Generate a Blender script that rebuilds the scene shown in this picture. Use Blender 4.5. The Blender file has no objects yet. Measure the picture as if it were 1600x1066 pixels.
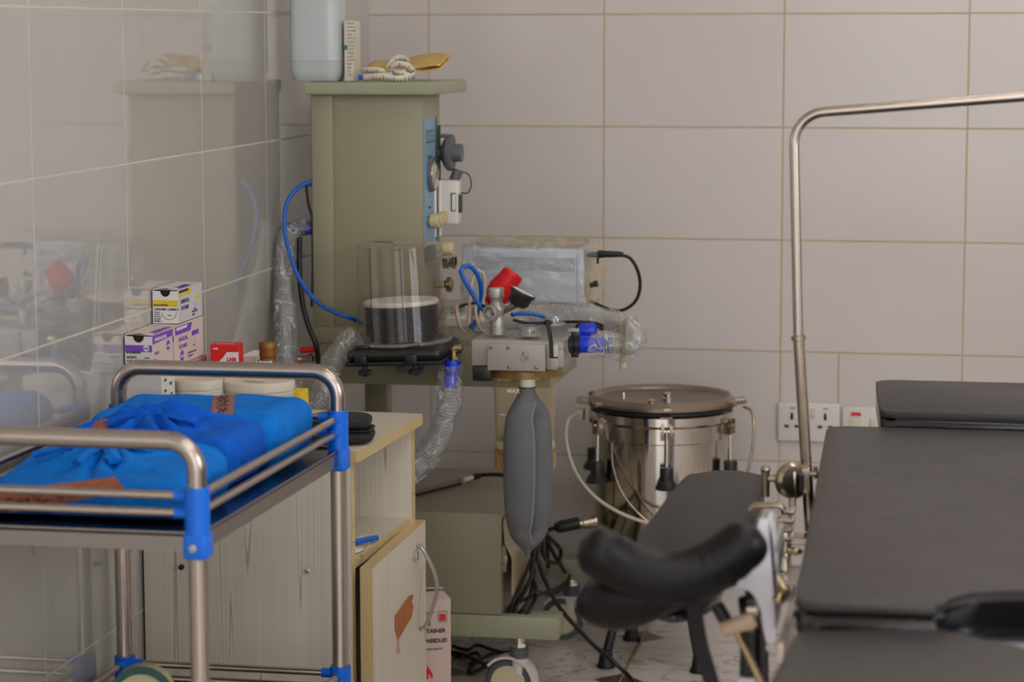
import bpy, bmesh, math, random
from mathutils import Vector, Matrix, noise
random.seed(7)
C = bpy.context.scene.collection
V = Vector
PI = math.pi

# ------------------------------------------------------------------ camera model (measured from the tile grid)
CAM = V((1.34374, -5.37372, 1.34576))
YAW, PITCH, ROLL, FPX = 0.18673, 0.12736, -0.00192, 3778.0
cy, sy, cp, sp = math.cos(YAW), math.sin(YAW), math.cos(PITCH), math.sin(PITCH)
FW = V((-sy*cp, cy*cp, -sp)); RT0 = V((cy, sy, 0)); UP0 = RT0.cross(FW)
RT = RT0*math.cos(ROLL) + UP0*math.sin(ROLL)
UP = -RT0*math.sin(ROLL) + UP0*math.cos(ROLL)
def ray(px, py): return FW + RT*((px-800)/FPX) - UP*((py-533)/FPX)
def P(px, py, y):            # measured point of the photograph at a known depth y
    d = ray(px, py); return CAM + d*((y-CAM.y)/d.y)
def PX(px, py, x):
    d = ray(px, py); return CAM + d*((x-CAM.x)/d.x)
def PZ(px, py, z):
    d = ray(px, py); return CAM + d*((z-CAM.z)/d.z)

# ------------------------------------------------------------------ materials
def lin(c):
    return tuple(((v/255)/12.92 if v/255 <= .04045 else ((v/255+.055)/1.055)**2.4) for v in c) + (1.0,)
def nodes(name):
    m = bpy.data.materials.new(name); m.use_nodes = True
    nt = m.node_tree; b = nt.nodes['Principled BSDF']
    return m, nt, b
def N(nt, t, **kw):
    n = nt.nodes.new(t)
    for k, v in kw.items():
        if k.startswith('i_'): n.inputs[k[2:].replace('_', ' ')].default_value = v
        else: setattr(n, k, v)
    return n
def mat(name, col, rough=.5, metal=0., spec=.5, bump=0., bscale=200., var=0., vscale=8., coat=0., stretch=None, rvar=0.):
    m, nt, b = nodes(name)
    b.inputs['Base Color'].default_value = lin(col)
    b.inputs['Roughness'].default_value = rough
    b.inputs['Metallic'].default_value = metal
    b.inputs['Specular IOR Level'].default_value = spec
    b.inputs['Coat Weight'].default_value = coat
    tc = N(nt, 'ShaderNodeTexCoord'); src = tc.outputs['Object']
    if stretch:
        mp = N(nt, 'ShaderNodeMapping'); mp.inputs['Scale'].default_value = stretch
        nt.links.new(src, mp.inputs['Vector']); src = mp.outputs['Vector']
    if var or rvar:
        n = N(nt, 'ShaderNodeTexNoise'); n.inputs['Scale'].default_value = vscale; n.inputs['Detail'].default_value = 5
        nt.links.new(src, n.inputs['Vector'])
        if var:
            r = N(nt, 'ShaderNodeValToRGB')
            c = lin(col)
            r.color_ramp.elements[0].color = tuple(max(0, x*(1-var)) for x in c[:3])+(1,)
            r.color_ramp.elements[1].color = tuple(min(1, x*(1+var)) for x in c[:3])+(1,)
            r.color_ramp.elements[0].position = .3; r.color_ramp.elements[1].position = .7
            nt.links.new(n.outputs['Fac'], r.inputs['Fac']); nt.links.new(r.outputs['Color'], b.inputs['Base Color'])
        if rvar:
            mr = N(nt, 'ShaderNodeMapRange'); mr.inputs['To Min'].default_value = max(0, rough-rvar); mr.inputs['To Max'].default_value = rough+rvar
            nt.links.new(n.outputs['Fac'], mr.inputs['Value']); nt.links.new(mr.outputs['Result'], b.inputs['Roughness'])
    if bump:
        n = N(nt, 'ShaderNodeTexNoise'); n.inputs['Scale'].default_value = bscale; n.inputs['Detail'].default_value = 3
        nt.links.new(src, n.inputs['Vector'])
        bp = N(nt, 'ShaderNodeBump'); bp.inputs['Strength'].default_value = bump; bp.inputs['Distance'].default_value = .002 if bscale > 40 or 'cloth' not in name else .010
        nt.links.new(n.outputs['Fac'], bp.inputs['Height']); nt.links.new(bp.outputs['Normal'], b.inputs['Normal'])
    return m

def tile_mat(name, axis, off_u, off_z, base, grout, mortar=.0045, gloss=.09, wave=1., ior=1.5):
    m, nt, b = nodes(name); b.inputs['IOR'].default_value = ior
    g = N(nt, 'ShaderNodeNewGeometry'); s = N(nt, 'ShaderNodeSeparateXYZ'); nt.links.new(g.outputs['Position'], s.inputs[0])
    a1 = N(nt, 'ShaderNodeMath', operation='SUBTRACT'); a1.inputs[1].default_value = off_u
    nt.links.new(s.outputs[axis], a1.inputs[0])
    a2 = N(nt, 'ShaderNodeMath', operation='SUBTRACT'); a2.inputs[1].default_value = off_z
    nt.links.new(s.outputs['Z'], a2.inputs[0])
    cx = N(nt, 'ShaderNodeCombineXYZ'); nt.links.new(a1.outputs[0], cx.inputs[0]); nt.links.new(a2.outputs[0], cx.inputs[1])
    br = N(nt, 'ShaderNodeTexBrick', offset=0., squash=1.)
    br.inputs['Scale'].default_value = 1; br.inputs['Mortar Size'].default_value = mortar*.5
    br.inputs['Mortar Smooth'].default_value = .25; br.inputs['Brick Width'].default_value = .4; br.inputs['Row Height'].default_value = .24932
    br.inputs['Bias'].default_value = 0.
    c = lin(base)
    br.inputs['Color1'].default_value = c
    br.inputs['Color2'].default_value = tuple(x*.95 for x in c[:3])+(1,)
    br.inputs['Mortar'].default_value = lin(grout)
    nt.links.new(cx.outputs[0], br.inputs['Vector'])
    # faint grime on the glaze
    no = N(nt, 'ShaderNodeTexNoise'); no.inputs['Scale'].default_value = 3.5; no.inputs['Detail'].default_value = 6
    nt.links.new(g.outputs['Position'], no.inputs['Vector'])
    mr = N(nt, 'ShaderNodeMapRange'); mr.inputs['To Min'].default_value = .93; mr.inputs['To Max'].default_value = 1.05
    nt.links.new(no.outputs['Fac'], mr.inputs['Value'])
    mx = N(nt, 'ShaderNodeMix', data_type='RGBA', blend_type='MULTIPLY'); mx.inputs[0].default_value = 1
    nt.links.new(br.outputs['Color'], mx.inputs[6]); nt.links.new(mr.outputs['Result'], mx.inputs[7])
    nt.links.new(mx.outputs[2], b.inputs['Base Color'])
    rr = N(nt, 'ShaderNodeMapRange'); rr.inputs['To Min'].default_value = gloss; rr.inputs['To Max'].default_value = .7
    nt.links.new(br.outputs['Fac'], rr.inputs['Value']); nt.links.new(rr.outputs['Result'], b.inputs['Roughness'])
    # grout recess + slightly wavy glaze
    wv = N(nt, 'ShaderNodeTexNoise'); wv.inputs['Scale'].default_value = 5; wv.inputs['Detail'].default_value = 1
    nt.links.new(g.outputs['Position'], wv.inputs['Vector'])
    wv2 = N(nt, 'ShaderNodeMath', operation='MULTIPLY'); wv2.inputs[1].default_value = wave; nt.links.new(wv.outputs['Fac'], wv2.inputs[0])
    h = N(nt, 'ShaderNodeMath', operation='MULTIPLY_ADD'); h.inputs[1].default_value = -1.0
    nt.links.new(br.outputs['Fac'], h.inputs[0]); nt.links.new(wv2.outputs[0], h.inputs[2])
    bp = N(nt, 'ShaderNodeBump'); bp.inputs['Strength'].default_value = .35; bp.inputs['Distance'].default_value = .002
    nt.links.new(h.outputs[0], bp.inputs['Height']); nt.links.new(bp.outputs['Normal'], b.inputs['Normal'])
    return m

def floor_mat():
    m, nt, b = nodes('floor_marble_tiles')
    L = nt.links.new
    g = N(nt, 'ShaderNodeNewGeometry'); s = N(nt, 'ShaderNodeSeparateXYZ'); L(g.outputs['Position'], s.inputs[0])
    T = .372
    def math_(op, a, bv=None, c=None):
        n = N(nt, 'ShaderNodeMath', operation=op)
        for i, v in enumerate((a, bv, c)):
            if v is None: continue
            if isinstance(v, (int, float)): n.inputs[i].default_value = v
            else: L(v, n.inputs[i])
        return n.outputs[0]
    def cell(o, off):
        q = math_('DIVIDE', math_('SUBTRACT', o, off), T)
        f = math_('FRACT', math_('ADD', q, 100.5))
        return math_('ABSOLUTE', math_('SUBTRACT', f, .5)), f
    ux, fx = cell(s.outputs['X'], .647); uy, fy = cell(s.outputs['Y'], -.126)
    dia = math_('LESS_THAN', math_('ADD', ux, uy), .055/T)
    jt = math_('LESS_THAN', math_('MINIMUM', ux, uy), .0015/T)
    # veins
    n1 = N(nt, 'ShaderNodeTexNoise'); n1.inputs['Scale'].default_value = 4.2; n1.inputs['Detail'].default_value = 7; n1.inputs['Roughness'].default_value = .62; n1.inputs['Distortion'].default_value = .6
    mp = N(nt, 'ShaderNodeMapping'); mp.inputs['Scale'].default_value = (1, 2.0, 1); mp.inputs['Rotation'].default_value = (0, 0, .25)
    L(g.outputs['Position'], mp.inputs['Vector']); L(mp.outputs['Vector'], n1.inputs['Vector'])
    v = math_('ABSOLUTE', math_('SUBTRACT', n1.outputs['Fac'], .5))
    mr = N(nt, 'ShaderNodeMapRange'); mr.inputs['From Min'].default_value = .0; mr.inputs['From Max'].default_value = .017; mr.inputs['To Min'].default_value = 1; mr.inputs['To Max'].default_value = 0
    L(v, mr.inputs['Value'])
    n2 = N(nt, 'ShaderNodeTexNoise'); n2.inputs['Scale'].default_value = 3; L(g.outputs['Position'], n2.inputs['Vector'])
    m2 = N(nt, 'ShaderNodeMapRange'); m2.inputs['From Min'].default_value = .36; m2.inputs['From Max'].default_value = .52; L(n2.outputs['Fac'], m2.inputs['Value'])
    vein = math_('MULTIPLY', math_('MULTIPLY', mr.outputs['Result'], m2.outputs['Result']), .75)
    def mix(f, a, bb):
        x = N(nt, 'ShaderNodeMix', data_type='RGBA')
        L(f, x.inputs[0])
        if isinstance(a, tuple): x.inputs[6].default_value = a
        else: L(a, x.inputs[6])
        if isinstance(bb, tuple): x.inputs[7].default_value = bb
        else: L(bb, x.inputs[7])
        return x.outputs[2]
    c = mix(vein, lin((226, 217, 210)), lin((92, 90, 92)))
    c = mix(jt, c, lin((165, 145, 112)))
    c = mix(dia, c, lin((94, 87, 80)))
    L(c, b.inputs['Base Color'])
    b.inputs['Roughness'].default_value = .16
    return m

def wood_mat(name, col=(226, 219, 202), line=(186, 160, 124), axis='Z', dens=1.):
    m, nt, b = nodes(name); L = nt.links.new
    g = N(nt, 'ShaderNodeTexCoord')
    def noise_at(scale, sc3, det=4, dist=0):
        mp = N(nt, 'ShaderNodeMapping'); mp.inputs['Scale'].default_value = sc3
        L(g.outputs['Object'], mp.inputs['Vector'])
        n = N(nt, 'ShaderNodeTexNoise'); n.inputs['Scale'].default_value = scale; n.inputs['Detail'].default_value = det; n.inputs['Distortion'].default_value = dist
        L(mp.outputs['Vector'], n.inputs['Vector']); return n.outputs['Fac']
    st = {'Z': (1, 1, .014), 'Y': (1, .014, 1), 'X': (.014, 1, 1)}[axis]
    f = noise_at(13*dens, st, .6, 0)
    def mth(op, a, v):
        n = N(nt, 'ShaderNodeMath', operation=op); L(a, n.inputs[0])
        if v is not None: n.inputs[1].default_value = v
        return n.outputs[0]
    fr = mth('ABSOLUTE', mth('SUBTRACT', mth('FRACT', mth('MULTIPLY', f, 30.), None), .5), None)
    r = N(nt, 'ShaderNodeValToRGB'); e = r.color_ramp.elements
    e[0].position = .0; e[0].color = lin(line); e[1].position = .05; e[1].color = lin(col)
    e2 = r.color_ramp.elements.new(.45); e2.color = lin(tuple(x*.975 for x in col))
    L(fr, r.inputs['Fac'])
    f2 = noise_at(130, st, 2)
    mr = N(nt, 'ShaderNodeMapRange'); mr.inputs['To Min'].default_value = .93; mr.inputs['To Max'].default_value = 1.05; L(f2, mr.inputs['Value'])
    mx = N(nt, 'ShaderNodeMix', data_type='RGBA', blend_type='MULTIPLY'); mx.inputs[0].default_value = 1
    L(r.outputs['Color'], mx.inputs[6]); L(mr.outputs['Result'], mx.inputs[7]); L(mx.outputs[2], b.inputs['Base Color'])
    b.inputs['Roughness'].default_value = .38
    return m

def clear_mat(name, tint, haze=.08, hazecol=(225, 222, 216), rough=.05, fres=.35, gloss=(1, 1, 1, 1), crumple=0., cscale=60, crease_glint=0., cwidth=.05, rimhaze=0.):
    """thin clear plastic or glass: seen through, with surface gloss and a little haze"""
    m, nt, b = nodes(name); L = nt.links.new
    nt.nodes.remove(b)
    out = nt.nodes['Material Output']
    tr = N(nt, 'ShaderNodeBsdfTransparent'); tr.inputs['Color'].default_value = tuple(tint)+(1,)
    df = N(nt, 'ShaderNodeBsdfDiffuse'); df.inputs['Color'].default_value = lin(hazecol)
    gl = N(nt, 'ShaderNodeBsdfGlossy'); gl.inputs['Roughness'].default_value = rough; gl.inputs['Color'].default_value = gloss
    m1 = N(nt, 'ShaderNodeMixShader'); m1.inputs[0].default_value = haze
    if crease_glint:  # whitened noise ridges imitate glints along the film's creases
        tcc = N(nt, 'ShaderNodeTexCoord')
        nz = N(nt, 'ShaderNodeTexNoise'); nz.inputs['Scale'].default_value = cscale*.8; nz.inputs['Detail'].default_value = 2.5; nz.inputs['Distortion'].default_value = 1.2
        L(tcc.outputs['Object'], nz.inputs['Vector'])
        s1 = N(nt, 'ShaderNodeMath', operation='SUBTRACT'); s1.inputs[1].default_value = .5; L(nz.outputs['Fac'], s1.inputs[0])
        s2 = N(nt, 'ShaderNodeMath', operation='ABSOLUTE'); L(s1.outputs[0], s2.inputs[0])
        s3 = N(nt, 'ShaderNodeMapRange'); s3.inputs['From Max'].default_value = cwidth; s3.inputs['To Min'].default_value = min(.9, haze+crease_glint); s3.inputs['To Max'].default_value = haze
        L(s2.outputs[0], s3.inputs['Value']); L(s3.outputs['Result'], m1.inputs[0])
    L(tr.outputs[0], m1.inputs[1]); L(df.outputs[0], m1.inputs[2])
    lw = N(nt, 'ShaderNodeLayerWeight'); lw.inputs['Blend'].default_value = fres
    lw.inputs['Blend'].default_value = .5
    pw = N(nt, 'ShaderNodeMath', operation='POWER'); pw.inputs[1].default_value = 4.; L(lw.outputs['Facing'], pw.inputs[0])
    ma = N(nt, 'ShaderNodeMath', operation='MULTIPLY_ADD'); ma.inputs[1].default_value = .55; ma.inputs[2].default_value = fres*.3; L(pw.outputs[0], ma.inputs[0])
    if rimhaze:
        rh = N(nt, 'ShaderNodeMath', operation='MULTIPLY_ADD'); rh.inputs[1].default_value = rimhaze; rh.inputs[2].default_value = haze; L(pw.outputs[0], rh.inputs[0]); L(rh.outputs[0], m1.inputs[0])
    m2 = N(nt, 'ShaderNodeMixShader'); L(ma.outputs[0], m2.inputs[0])
    L(m1.outputs[0], m2.inputs[1]); L(gl.outputs[0], m2.inputs[2]); L(m2.outputs[0], out.inputs['Surface'])
    if crumple:
        tc = N(nt, 'ShaderNodeTexCoord')
        n = N(nt, 'ShaderNodeTexNoise'); n.inputs['Scale'].default_value = cscale; n.inputs['Detail'].default_value = 4; n.inputs['Distortion'].default_value = 1.2
        L(tc.outputs['Object'], n.inputs['Vector'])
        bp = N(nt, 'ShaderNodeBump'); bp.inputs['Strength'].default_value = crumple; bp.inputs['Distance'].default_value = .006
        L(n.outputs['Fac'], bp.inputs['Height'])
        for sh in (gl, lw, df): L(bp.outputs['Normal'], sh.inputs['Normal'])
    return m

M = {}
M['steel'] = mat('brushed_steel', (186, 174, 164), .26, 1.)
M['steel_tray'] = mat('tray_steel', (156, 150, 146), .2, 1., rvar=.04, vscale=12)
M['chrome'] = mat('chrome', (215, 208, 198), .1, 1.)
M['dull_chrome'] = mat('worn_chrome', (170, 156, 138), .24, 1., var=.15, vscale=25)
M['polished'] = mat('polished_aluminium', (196, 190, 182), .10, 1., rvar=.05, vscale=14, stretch=(1, 1, .1))
M['lid_metal'] = mat('lid_aluminium', (158, 146, 132), .36, 1., var=.2, vscale=9)
M['alu'] = mat('satin_aluminium', (178, 174, 168), .42, .6, bump=.1, bscale=700)
M['grey_paint'] = mat('grey_hammered_paint', (170, 166, 160), .4, .35, bump=.12, bscale=500)
M['brass'] = mat('nickel_brass', (178, 160, 122), .25, 1.)
M['blue_plastic'] = mat('blue_plastic', (0, 108, 226), .35)
M['deep_blue'] = mat('deep_blue_plastic', (10, 52, 205), .3)
M['blue_hose'] = mat('blue_hose', (0, 92, 190), .35)
M['blue_cloth'] = mat('blue_drape_cloth', (0, 114, 206), .85, 0, .25, bump=.9, bscale=34, var=.06, vscale=14, stretch=(.55, 1.5, 1))
M['blue_cloth2'] = mat('dark_blue_drape_cloth', (0, 90, 198), .85, 0, .25, bump=.9, bscale=36, var=.08, vscale=14, stretch=(.6, 1.6, 1))
M['tape'] = mat('brown_indicator_tape', (150, 84, 52), .55, var=.22, vscale=60, bump=.2, bscale=150)
M['tape2'] = mat('faded_brown_tape', (148, 98, 84), .6, var=.12, vscale=80, bump=.15, bscale=150)
M['ink'] = mat('dark_ink', (42, 26, 60), .6)
M['black_ink'] = mat('black_print', (28, 28, 30), .6)
M['blue_ink'] = mat('navy_print', (36, 40, 96), .6)
M['green'] = mat('green_enamel', (146, 142, 117), .42, bump=.06, bscale=900, var=.02, vscale=5)
M['green_top'] = mat('green_enamel_top', (156, 158, 132), .38, bump=.06, bscale=900)
M['cream_paint'] = mat('beige_enamel', (176, 164, 134), .45)
M['panel_blue'] = mat('blue_panel_print', (122, 158, 180), .4)
M['dark_line'] = mat('dark_green_edge', (20, 62, 48), .5)
M['white_plastic'] = mat('white_plastic', (222, 218, 212), .35)
M['offwhite'] = mat('offwhite_plastic', (214, 206, 188), .45, var=.05, vscale=20)
M['cream_plastic'] = mat('cream_knob_plastic', (196, 184, 140), .4)
M['grey_plastic'] = mat('grey_plastic', (96, 98, 104), .5)
M['black_plastic'] = mat('black_plastic', (24, 24, 26), .38)
M['black_rubber'] = mat('black_rubber', (18, 18, 20), .5)
M['rubber_grey'] = mat('grey_rubber', (104, 106, 108), .75, 0, .3, bump=.15, bscale=300, var=.10, vscale=22)
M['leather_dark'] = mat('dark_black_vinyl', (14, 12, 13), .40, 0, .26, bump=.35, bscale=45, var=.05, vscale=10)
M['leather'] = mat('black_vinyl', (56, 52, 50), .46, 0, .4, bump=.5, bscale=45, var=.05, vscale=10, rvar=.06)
M['leather_shaded_edge'] = mat('black_vinyl_shaded_edge', (17, 17, 20), .22, 0, .6, bump=.2, bscale=60)  # blue-black tone imitates shade and reflection on the pad sides
M['strap'] = mat('black_webbing', (30, 28, 29), .8, bump=.4, bscale=600)
M['white_metal'] = mat('white_painted_metal', (226, 224, 232), .35)
M['wood'] = wood_mat('pale_ash_board')
M['wood_top'] = wood_mat('pale_ash_top', (212, 204, 186), (182, 166, 138), 'Y')
M['wood_edge'] = wood_mat('yellow_board_edge', (206, 184, 134), (170, 136, 84), 'Y', .6)
M['paper'] = mat('white_carton', (226, 222, 220), .6, var=.02, vscale=20)
M['paper_pink'] = mat('carton_side', (214, 196, 186), .6, var=.04, vscale=30)
M['paper_grey'] = mat('carton_side_grey', (204, 202, 206), .55)
M['yellow'] = mat('yellow_print', (232, 196, 40), .55)
M['purple'] = mat('purple_print', (126, 72, 182), .55)
M['navy'] = mat('navy_block', (24, 48, 128), .5)
M['red'] = mat('red_print', (214, 24, 26), .5)
M['red_rubber'] = mat('red_rubber', (214, 14, 18), .4, var=.06, vscale=30)
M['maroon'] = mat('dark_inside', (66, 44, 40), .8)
M['manila'] = mat('manila_paper', (214, 178, 104), .7, bump=.2, bscale=60, var=.06, vscale=20)
M['pink'] = mat('pale_pink_card', (206, 186, 176), .6)
M['amber'] = mat('amber_ring', (178, 128, 40), .3)
M['bottle_cap'] = mat('bronze_cap', (132, 92, 38), .4, .5)
M['cable'] = mat('black_cable', (14, 15, 15), .42)
M['beige_tube'] = mat('beige_tube', (206, 180, 152), .35, var=.04)
M['milky'] = mat('milky_plastic', (190, 196, 198), .3)
M['hose'] = clear_mat('corrugated_hose_plastic', (.85, .87, .88), .50, (196, 200, 202), .15, .2)
M['silver_box'] = mat('pale_grey_case', (196, 206, 216), .4)
M['caster_cream'] = mat('caster_cream', (214, 204, 170), .45)
M['caster_grey'] = mat('caster_tyre_grey', (86, 90, 92), .55)
M['cord_tan'] = mat('tan_string', (176, 146, 92), .8)
M['wood_handle'] = mat('beige_lever_barrel', (200, 176, 148), .4)
M['teal'] = mat('dark_teal_tape', (0, 76, 72), .45)
M['pale_roll'] = mat('pale_yellow_roll', (196, 196, 150), .55)
M['film'] = clear_mat('clear_film', (.96, .955, .95), .10, (232, 228, 224), .20, .16, crumple=1., cscale=26, crease_glint=.6, cwidth=.018)
M['film_yellow'] = clear_mat('yellowed_film', (.96, .92, .86), .14, (224, 208, 182), .25, .12, crumple=.7, cscale=40, crease_glint=.35, cwidth=.03)
M['dome'] = clear_mat('smoky_dome_plastic', (.90, .865, .83), .03, (210, 200, 190), .04, .10, rimhaze=.35)
M['jar'] = clear_mat('amber_clear_plastic', (.94, .89, .78), .10, (226, 206, 160), .06, .16, rimhaze=.9)
M['glass'] = clear_mat('clear_bottle_glass', (.9, .92, .92), .05, (220, 220, 220), .03, .35)
M['clear'] = clear_mat('clear_plastic', (.9, .89, .88), .12, (210, 206, 202), .08, .35)
# ------------------------------------------------------------------ mesh builder
def frame_of(d):
    d = d.normalized(); a = V((0, 0, 1)) if abs(d.z) < .9 else V((1, 0, 0))
    u = d.cross(a).normalized(); return u, d.cross(u).normalized(), d
def catmull(pts, n=8, closed=False):
    pts = [V(p) for p in pts]; out = []
    k = len(pts)
    rng = range(k) if closed else range(k-1)
    for i in rng:
        p1, p2 = pts[i], pts[(i+1) % k]
        p0 = pts[(i-1) % k] if (closed or i > 0) else p1*2-p2
        p3 = pts[(i+2) % k] if (closed or i+2 < k) else p2*2-p1
        for j in range(n):
            t = j/n
            out.append(.5*((2*p1)+(p2-p0)*t+(2*p0-5*p1+4*p2-p3)*t*t+(3*p1-p0-3*p2+p3)*t*t*t))
    if not closed: out.append(pts[-1])
    return out
def resample(pts, step):
    out = [pts[0].copy()]; acc = 0
    for a, b in zip(pts, pts[1:]):
        L = (b-a).length
        if L < 1e-9: continue
        t = step-acc
        while t <= L:
            out.append(a+(b-a)*(t/L)); t += step
        acc = (acc+L) % step if True else 0
    if (out[-1]-pts[-1]).length > step*.3: out.append(pts[-1].copy())
    return out
def bend(pts, r, n=7):
    """polyline with rounded corners of radius r"""
    pts = [V(p) for p in pts]; out = [pts[0]]
    for a, b, c in zip(pts, pts[1:], pts[2:]):
        u = (a-b).normalized(); w = (c-b).normalized()
        ang = u.angle(w)
        if ang > PI-.02: out.append(b); continue
        t = min(r/math.tan(ang/2), (a-b).length*.49, (c-b).length*.49); rr = t*math.tan(ang/2)
        ctr = b+(u+w).normalized()*(rr/math.sin(ang/2))
        s, e = b+u*t-ctr, b+w*t-ctr
        tot = s.angle(e)
        for j in range(n+1):
            f = j/n
            out.append(ctr+(s*math.sin((1-f)*tot)+e*math.sin(f*tot))/math.sin(tot))
    out.append(pts[-1]); return out

class MB:
    def __init__(s): s.bm = bmesh.new()
    def _bev(s, geom_verts, w, seg):
        if w <= 0: return
        vs = set(geom_verts)
        es = [e for e in s.bm.edges if e.verts[0] in vs and e.verts[1] in vs]
        bmesh.ops.bevel(s.bm, geom=es, offset=w, segments=seg, affect='EDGES', profile=.5, clamp_overlap=True)
    def box(s, lo, hi, bev=0, seg=2, M4=None):
        lo, hi = V(lo), V(hi)
        vs = [s.bm.verts.new(V((x, y, z))) for x in (lo.x, hi.x) for y in (lo.y, hi.y) for z in (lo.z, hi.z)]
        for f in ((0, 1, 3, 2), (4, 6, 7, 5), (0, 4, 5, 1), (2, 3, 7, 6), (0, 2, 6, 4), (1, 5, 7, 3)):
            s.bm.faces.new([vs[i] for i in f])
        if M4 is not None:
            for v in vs: v.co = M4 @ v.co
        s._bev(vs, bev, seg); return s
    def prism(s, pts, ext, bev=0, seg=3):
        ext = V(ext); a = [s.bm.verts.new(V(p)) for p in pts]; b = [s.bm.verts.new(V(p)+ext) for p in pts]
        n = len(pts)
        s.bm.faces.new(a[::-1]); s.bm.faces.new(b)
        for i in range(n): s.bm.faces.new((a[i], a[(i+1) % n], b[(i+1) % n], b[i]))
        if bev:
            es = [e for e in s.bm.edges if (e.verts[0] in a and e.verts[1] in a) or (e.verts[0] in b and e.verts[1] in b)]
            bmesh.ops.bevel(s.bm, geom=es, offset=bev, segments=seg, affect='EDGES', profile=.5, clamp_overlap=True)
        return s
    def ring_skin(s, rings, cap=True, closed=True):
        rv = [[s.bm.verts.new(p) for p in r] for r in rings]
        for a, b in zip(rv, rv[1:]):
            n = len(a)
            for i in range(n if closed else n-1):
                s.bm.faces.new((a[i], a[(i+1) % n], b[(i+1) % n], b[i]))
        if cap and closed:
            s.bm.faces.new(rv[0][::-1]); s.bm.faces.new(rv[-1])
        return s
    def cyl(s, a, b, r, r2=None, seg=28, cap=True):
        a, b = V(a), V(b); u, w, d = frame_of(b-a); r2 = r if r2 is None else r2
        R = [[c+(u*math.cos(2*PI*i/seg)+w*math.sin(2*PI*i/seg))*q for i in range(seg)] for c, q in ((a, r), (b, r2))]
        return s.ring_skin(R, cap)
    def tube(s, pts, r, seg=14, cap=True, rf=None, flat=1.0, ref=None):
        pts = [V(p) for p in pts]; n = len(pts)
        tang = [(pts[min(i+1, n-1)]-pts[max(i-1, 0)]).normalized() for i in range(n)]
        u = frame_of(tang[0])[0] if ref is None else (V(ref)-tang[0]*V(ref).dot(tang[0])).normalized()
        R = []
        for i in range(n):
            t = tang[i]; u = (u-t*u.dot(t)).normalized(); w = t.cross(u)
            ring = []
            for k in range(seg):
                th = 2*PI*k/seg
                q = r if rf is None else rf(i/(n-1) if n > 1 else 0, th, pts[i])
                ring.append(pts[i]+(u*math.cos(th)+w*math.sin(th)*flat)*q)
            R.append(ring)
        return s.ring_skin(R, cap)
    def lathe(s, prof, base, axis=(0, 0, 1), seg=40, cap=True, rf=None):
        base = V(base); u, w, d = frame_of(V(axis))
        R = []
        for r, z in prof:
            R.append([base+d*z+(u*math.cos(2*PI*i/seg)+w*math.sin(2*PI*i/seg))*max(r, 1e-5)*(1 if rf is None else rf(2*PI*i/seg, z)) for i in range(seg)])
        return s.ring_skin(R, cap)
    def ball(s, c, rad, seg=20, rings=12, M4=None, rf=None):
        rad = V(rad) if hasattr(rad, '__len__') else V((rad,)*3)
        R = []
        for j in range(1, rings):
            ph = PI*j/rings
            ring = []
            for i in range(seg):
                th = 2*PI*i/seg
                q = V((math.sin(ph)*math.cos(th)*rad.x, math.sin(ph)*math.sin(th)*rad.y, -math.cos(ph)*rad.z))
                if rf: q = q*rf(q)
                if M4 is not None: q = M4 @ q
                ring.append(V(c)+q)
            R.append(ring)
        return s.ring_skin(R)
    def torus(s, c, axis, R, r, seg=40, k=12, flat=1.):
        c = V(c); u, w, d = frame_of(V(axis))
        pts = [c+(u*math.cos(2*PI*i/seg)+w*math.sin(2*PI*i/seg))*R for i in range(seg)]
        rings = []
        for i in range(seg+1):
            th = 2*PI*(i % seg)/seg; rad = u*math.cos(th)+w*math.sin(th)
            rings.append([c+rad*(R+r*math.cos(2*PI*j/k))+d*(r*flat*math.sin(2*PI*j/k)) for j in range(k)])
        s.ring_skin(rings, cap=False); bmesh.ops.remove_doubles(s.bm, verts=s.bm.verts, dist=1e-6); return s
    def grid(s, fn, nu, nv):
        vs = [[s.bm.verts.new(fn(i/nu, j/nv)) for j in range(nv+1)] for i in range(nu+1)]
        for i in range(nu):
            for j in range(nv): s.bm.faces.new((vs[i][j], vs[i+1][j], vs[i+1][j+1], vs[i][j+1]))
        return s
    def quad(s, pts): s.bm.faces.new([s.bm.verts.new(V(p)) for p in pts]); return s
    def xform(s, m):
        for v in s.bm.verts: v.co = m @ v.co
        return s
    def build(s, name, material, parent=None, smooth=35, solid=0):
        bm = s.bm
        bmesh.ops.recalc_face_normals(bm, faces=bm.faces)
        base = V((0, 0, 0))
        if parent is not None:
            q = parent
            while q is not None: base += q.location; q = q.parent
        else:
            zs = [v.co for v in bm.verts]
            base = V((sum(v.x for v in zs)/len(zs), sum(v.y for v in zs)/len(zs), min(v.z for v in zs)))
        for v in bm.verts: v.co -= base
        me = bpy.data.meshes.new(name); bm.to_mesh(me); bm.free()
        if smooth:
            for p in me.polygons: p.use_smooth = True
            me.set_sharp_from_angle(angle=math.radians(smooth))
        me.materials.append(material)
        o = bpy.data.objects.new(name, me); C.objects.link(o)
        if parent is not None: o.parent = parent
        else: o.location = base
        if solid:
            md = o.modifiers.new('thickness', 'SOLIDIFY'); md.thickness = solid; md.offset = 0
        return o

def tag(o, label, cat, group=None):
    o['label'] = label; o['category'] = cat
    if group: o['group'] = group
    return o
def thing(name, label, cat, loc, group=None):
    o = bpy.data.objects.new(name, None); o.empty_display_size = .05; C.objects.link(o)
    o.location = V(loc); return tag(o, label, cat, group)
def struct(o, label=None):
    o['kind'] = 'structure'
    if label: o['label'] = label
    return o

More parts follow.
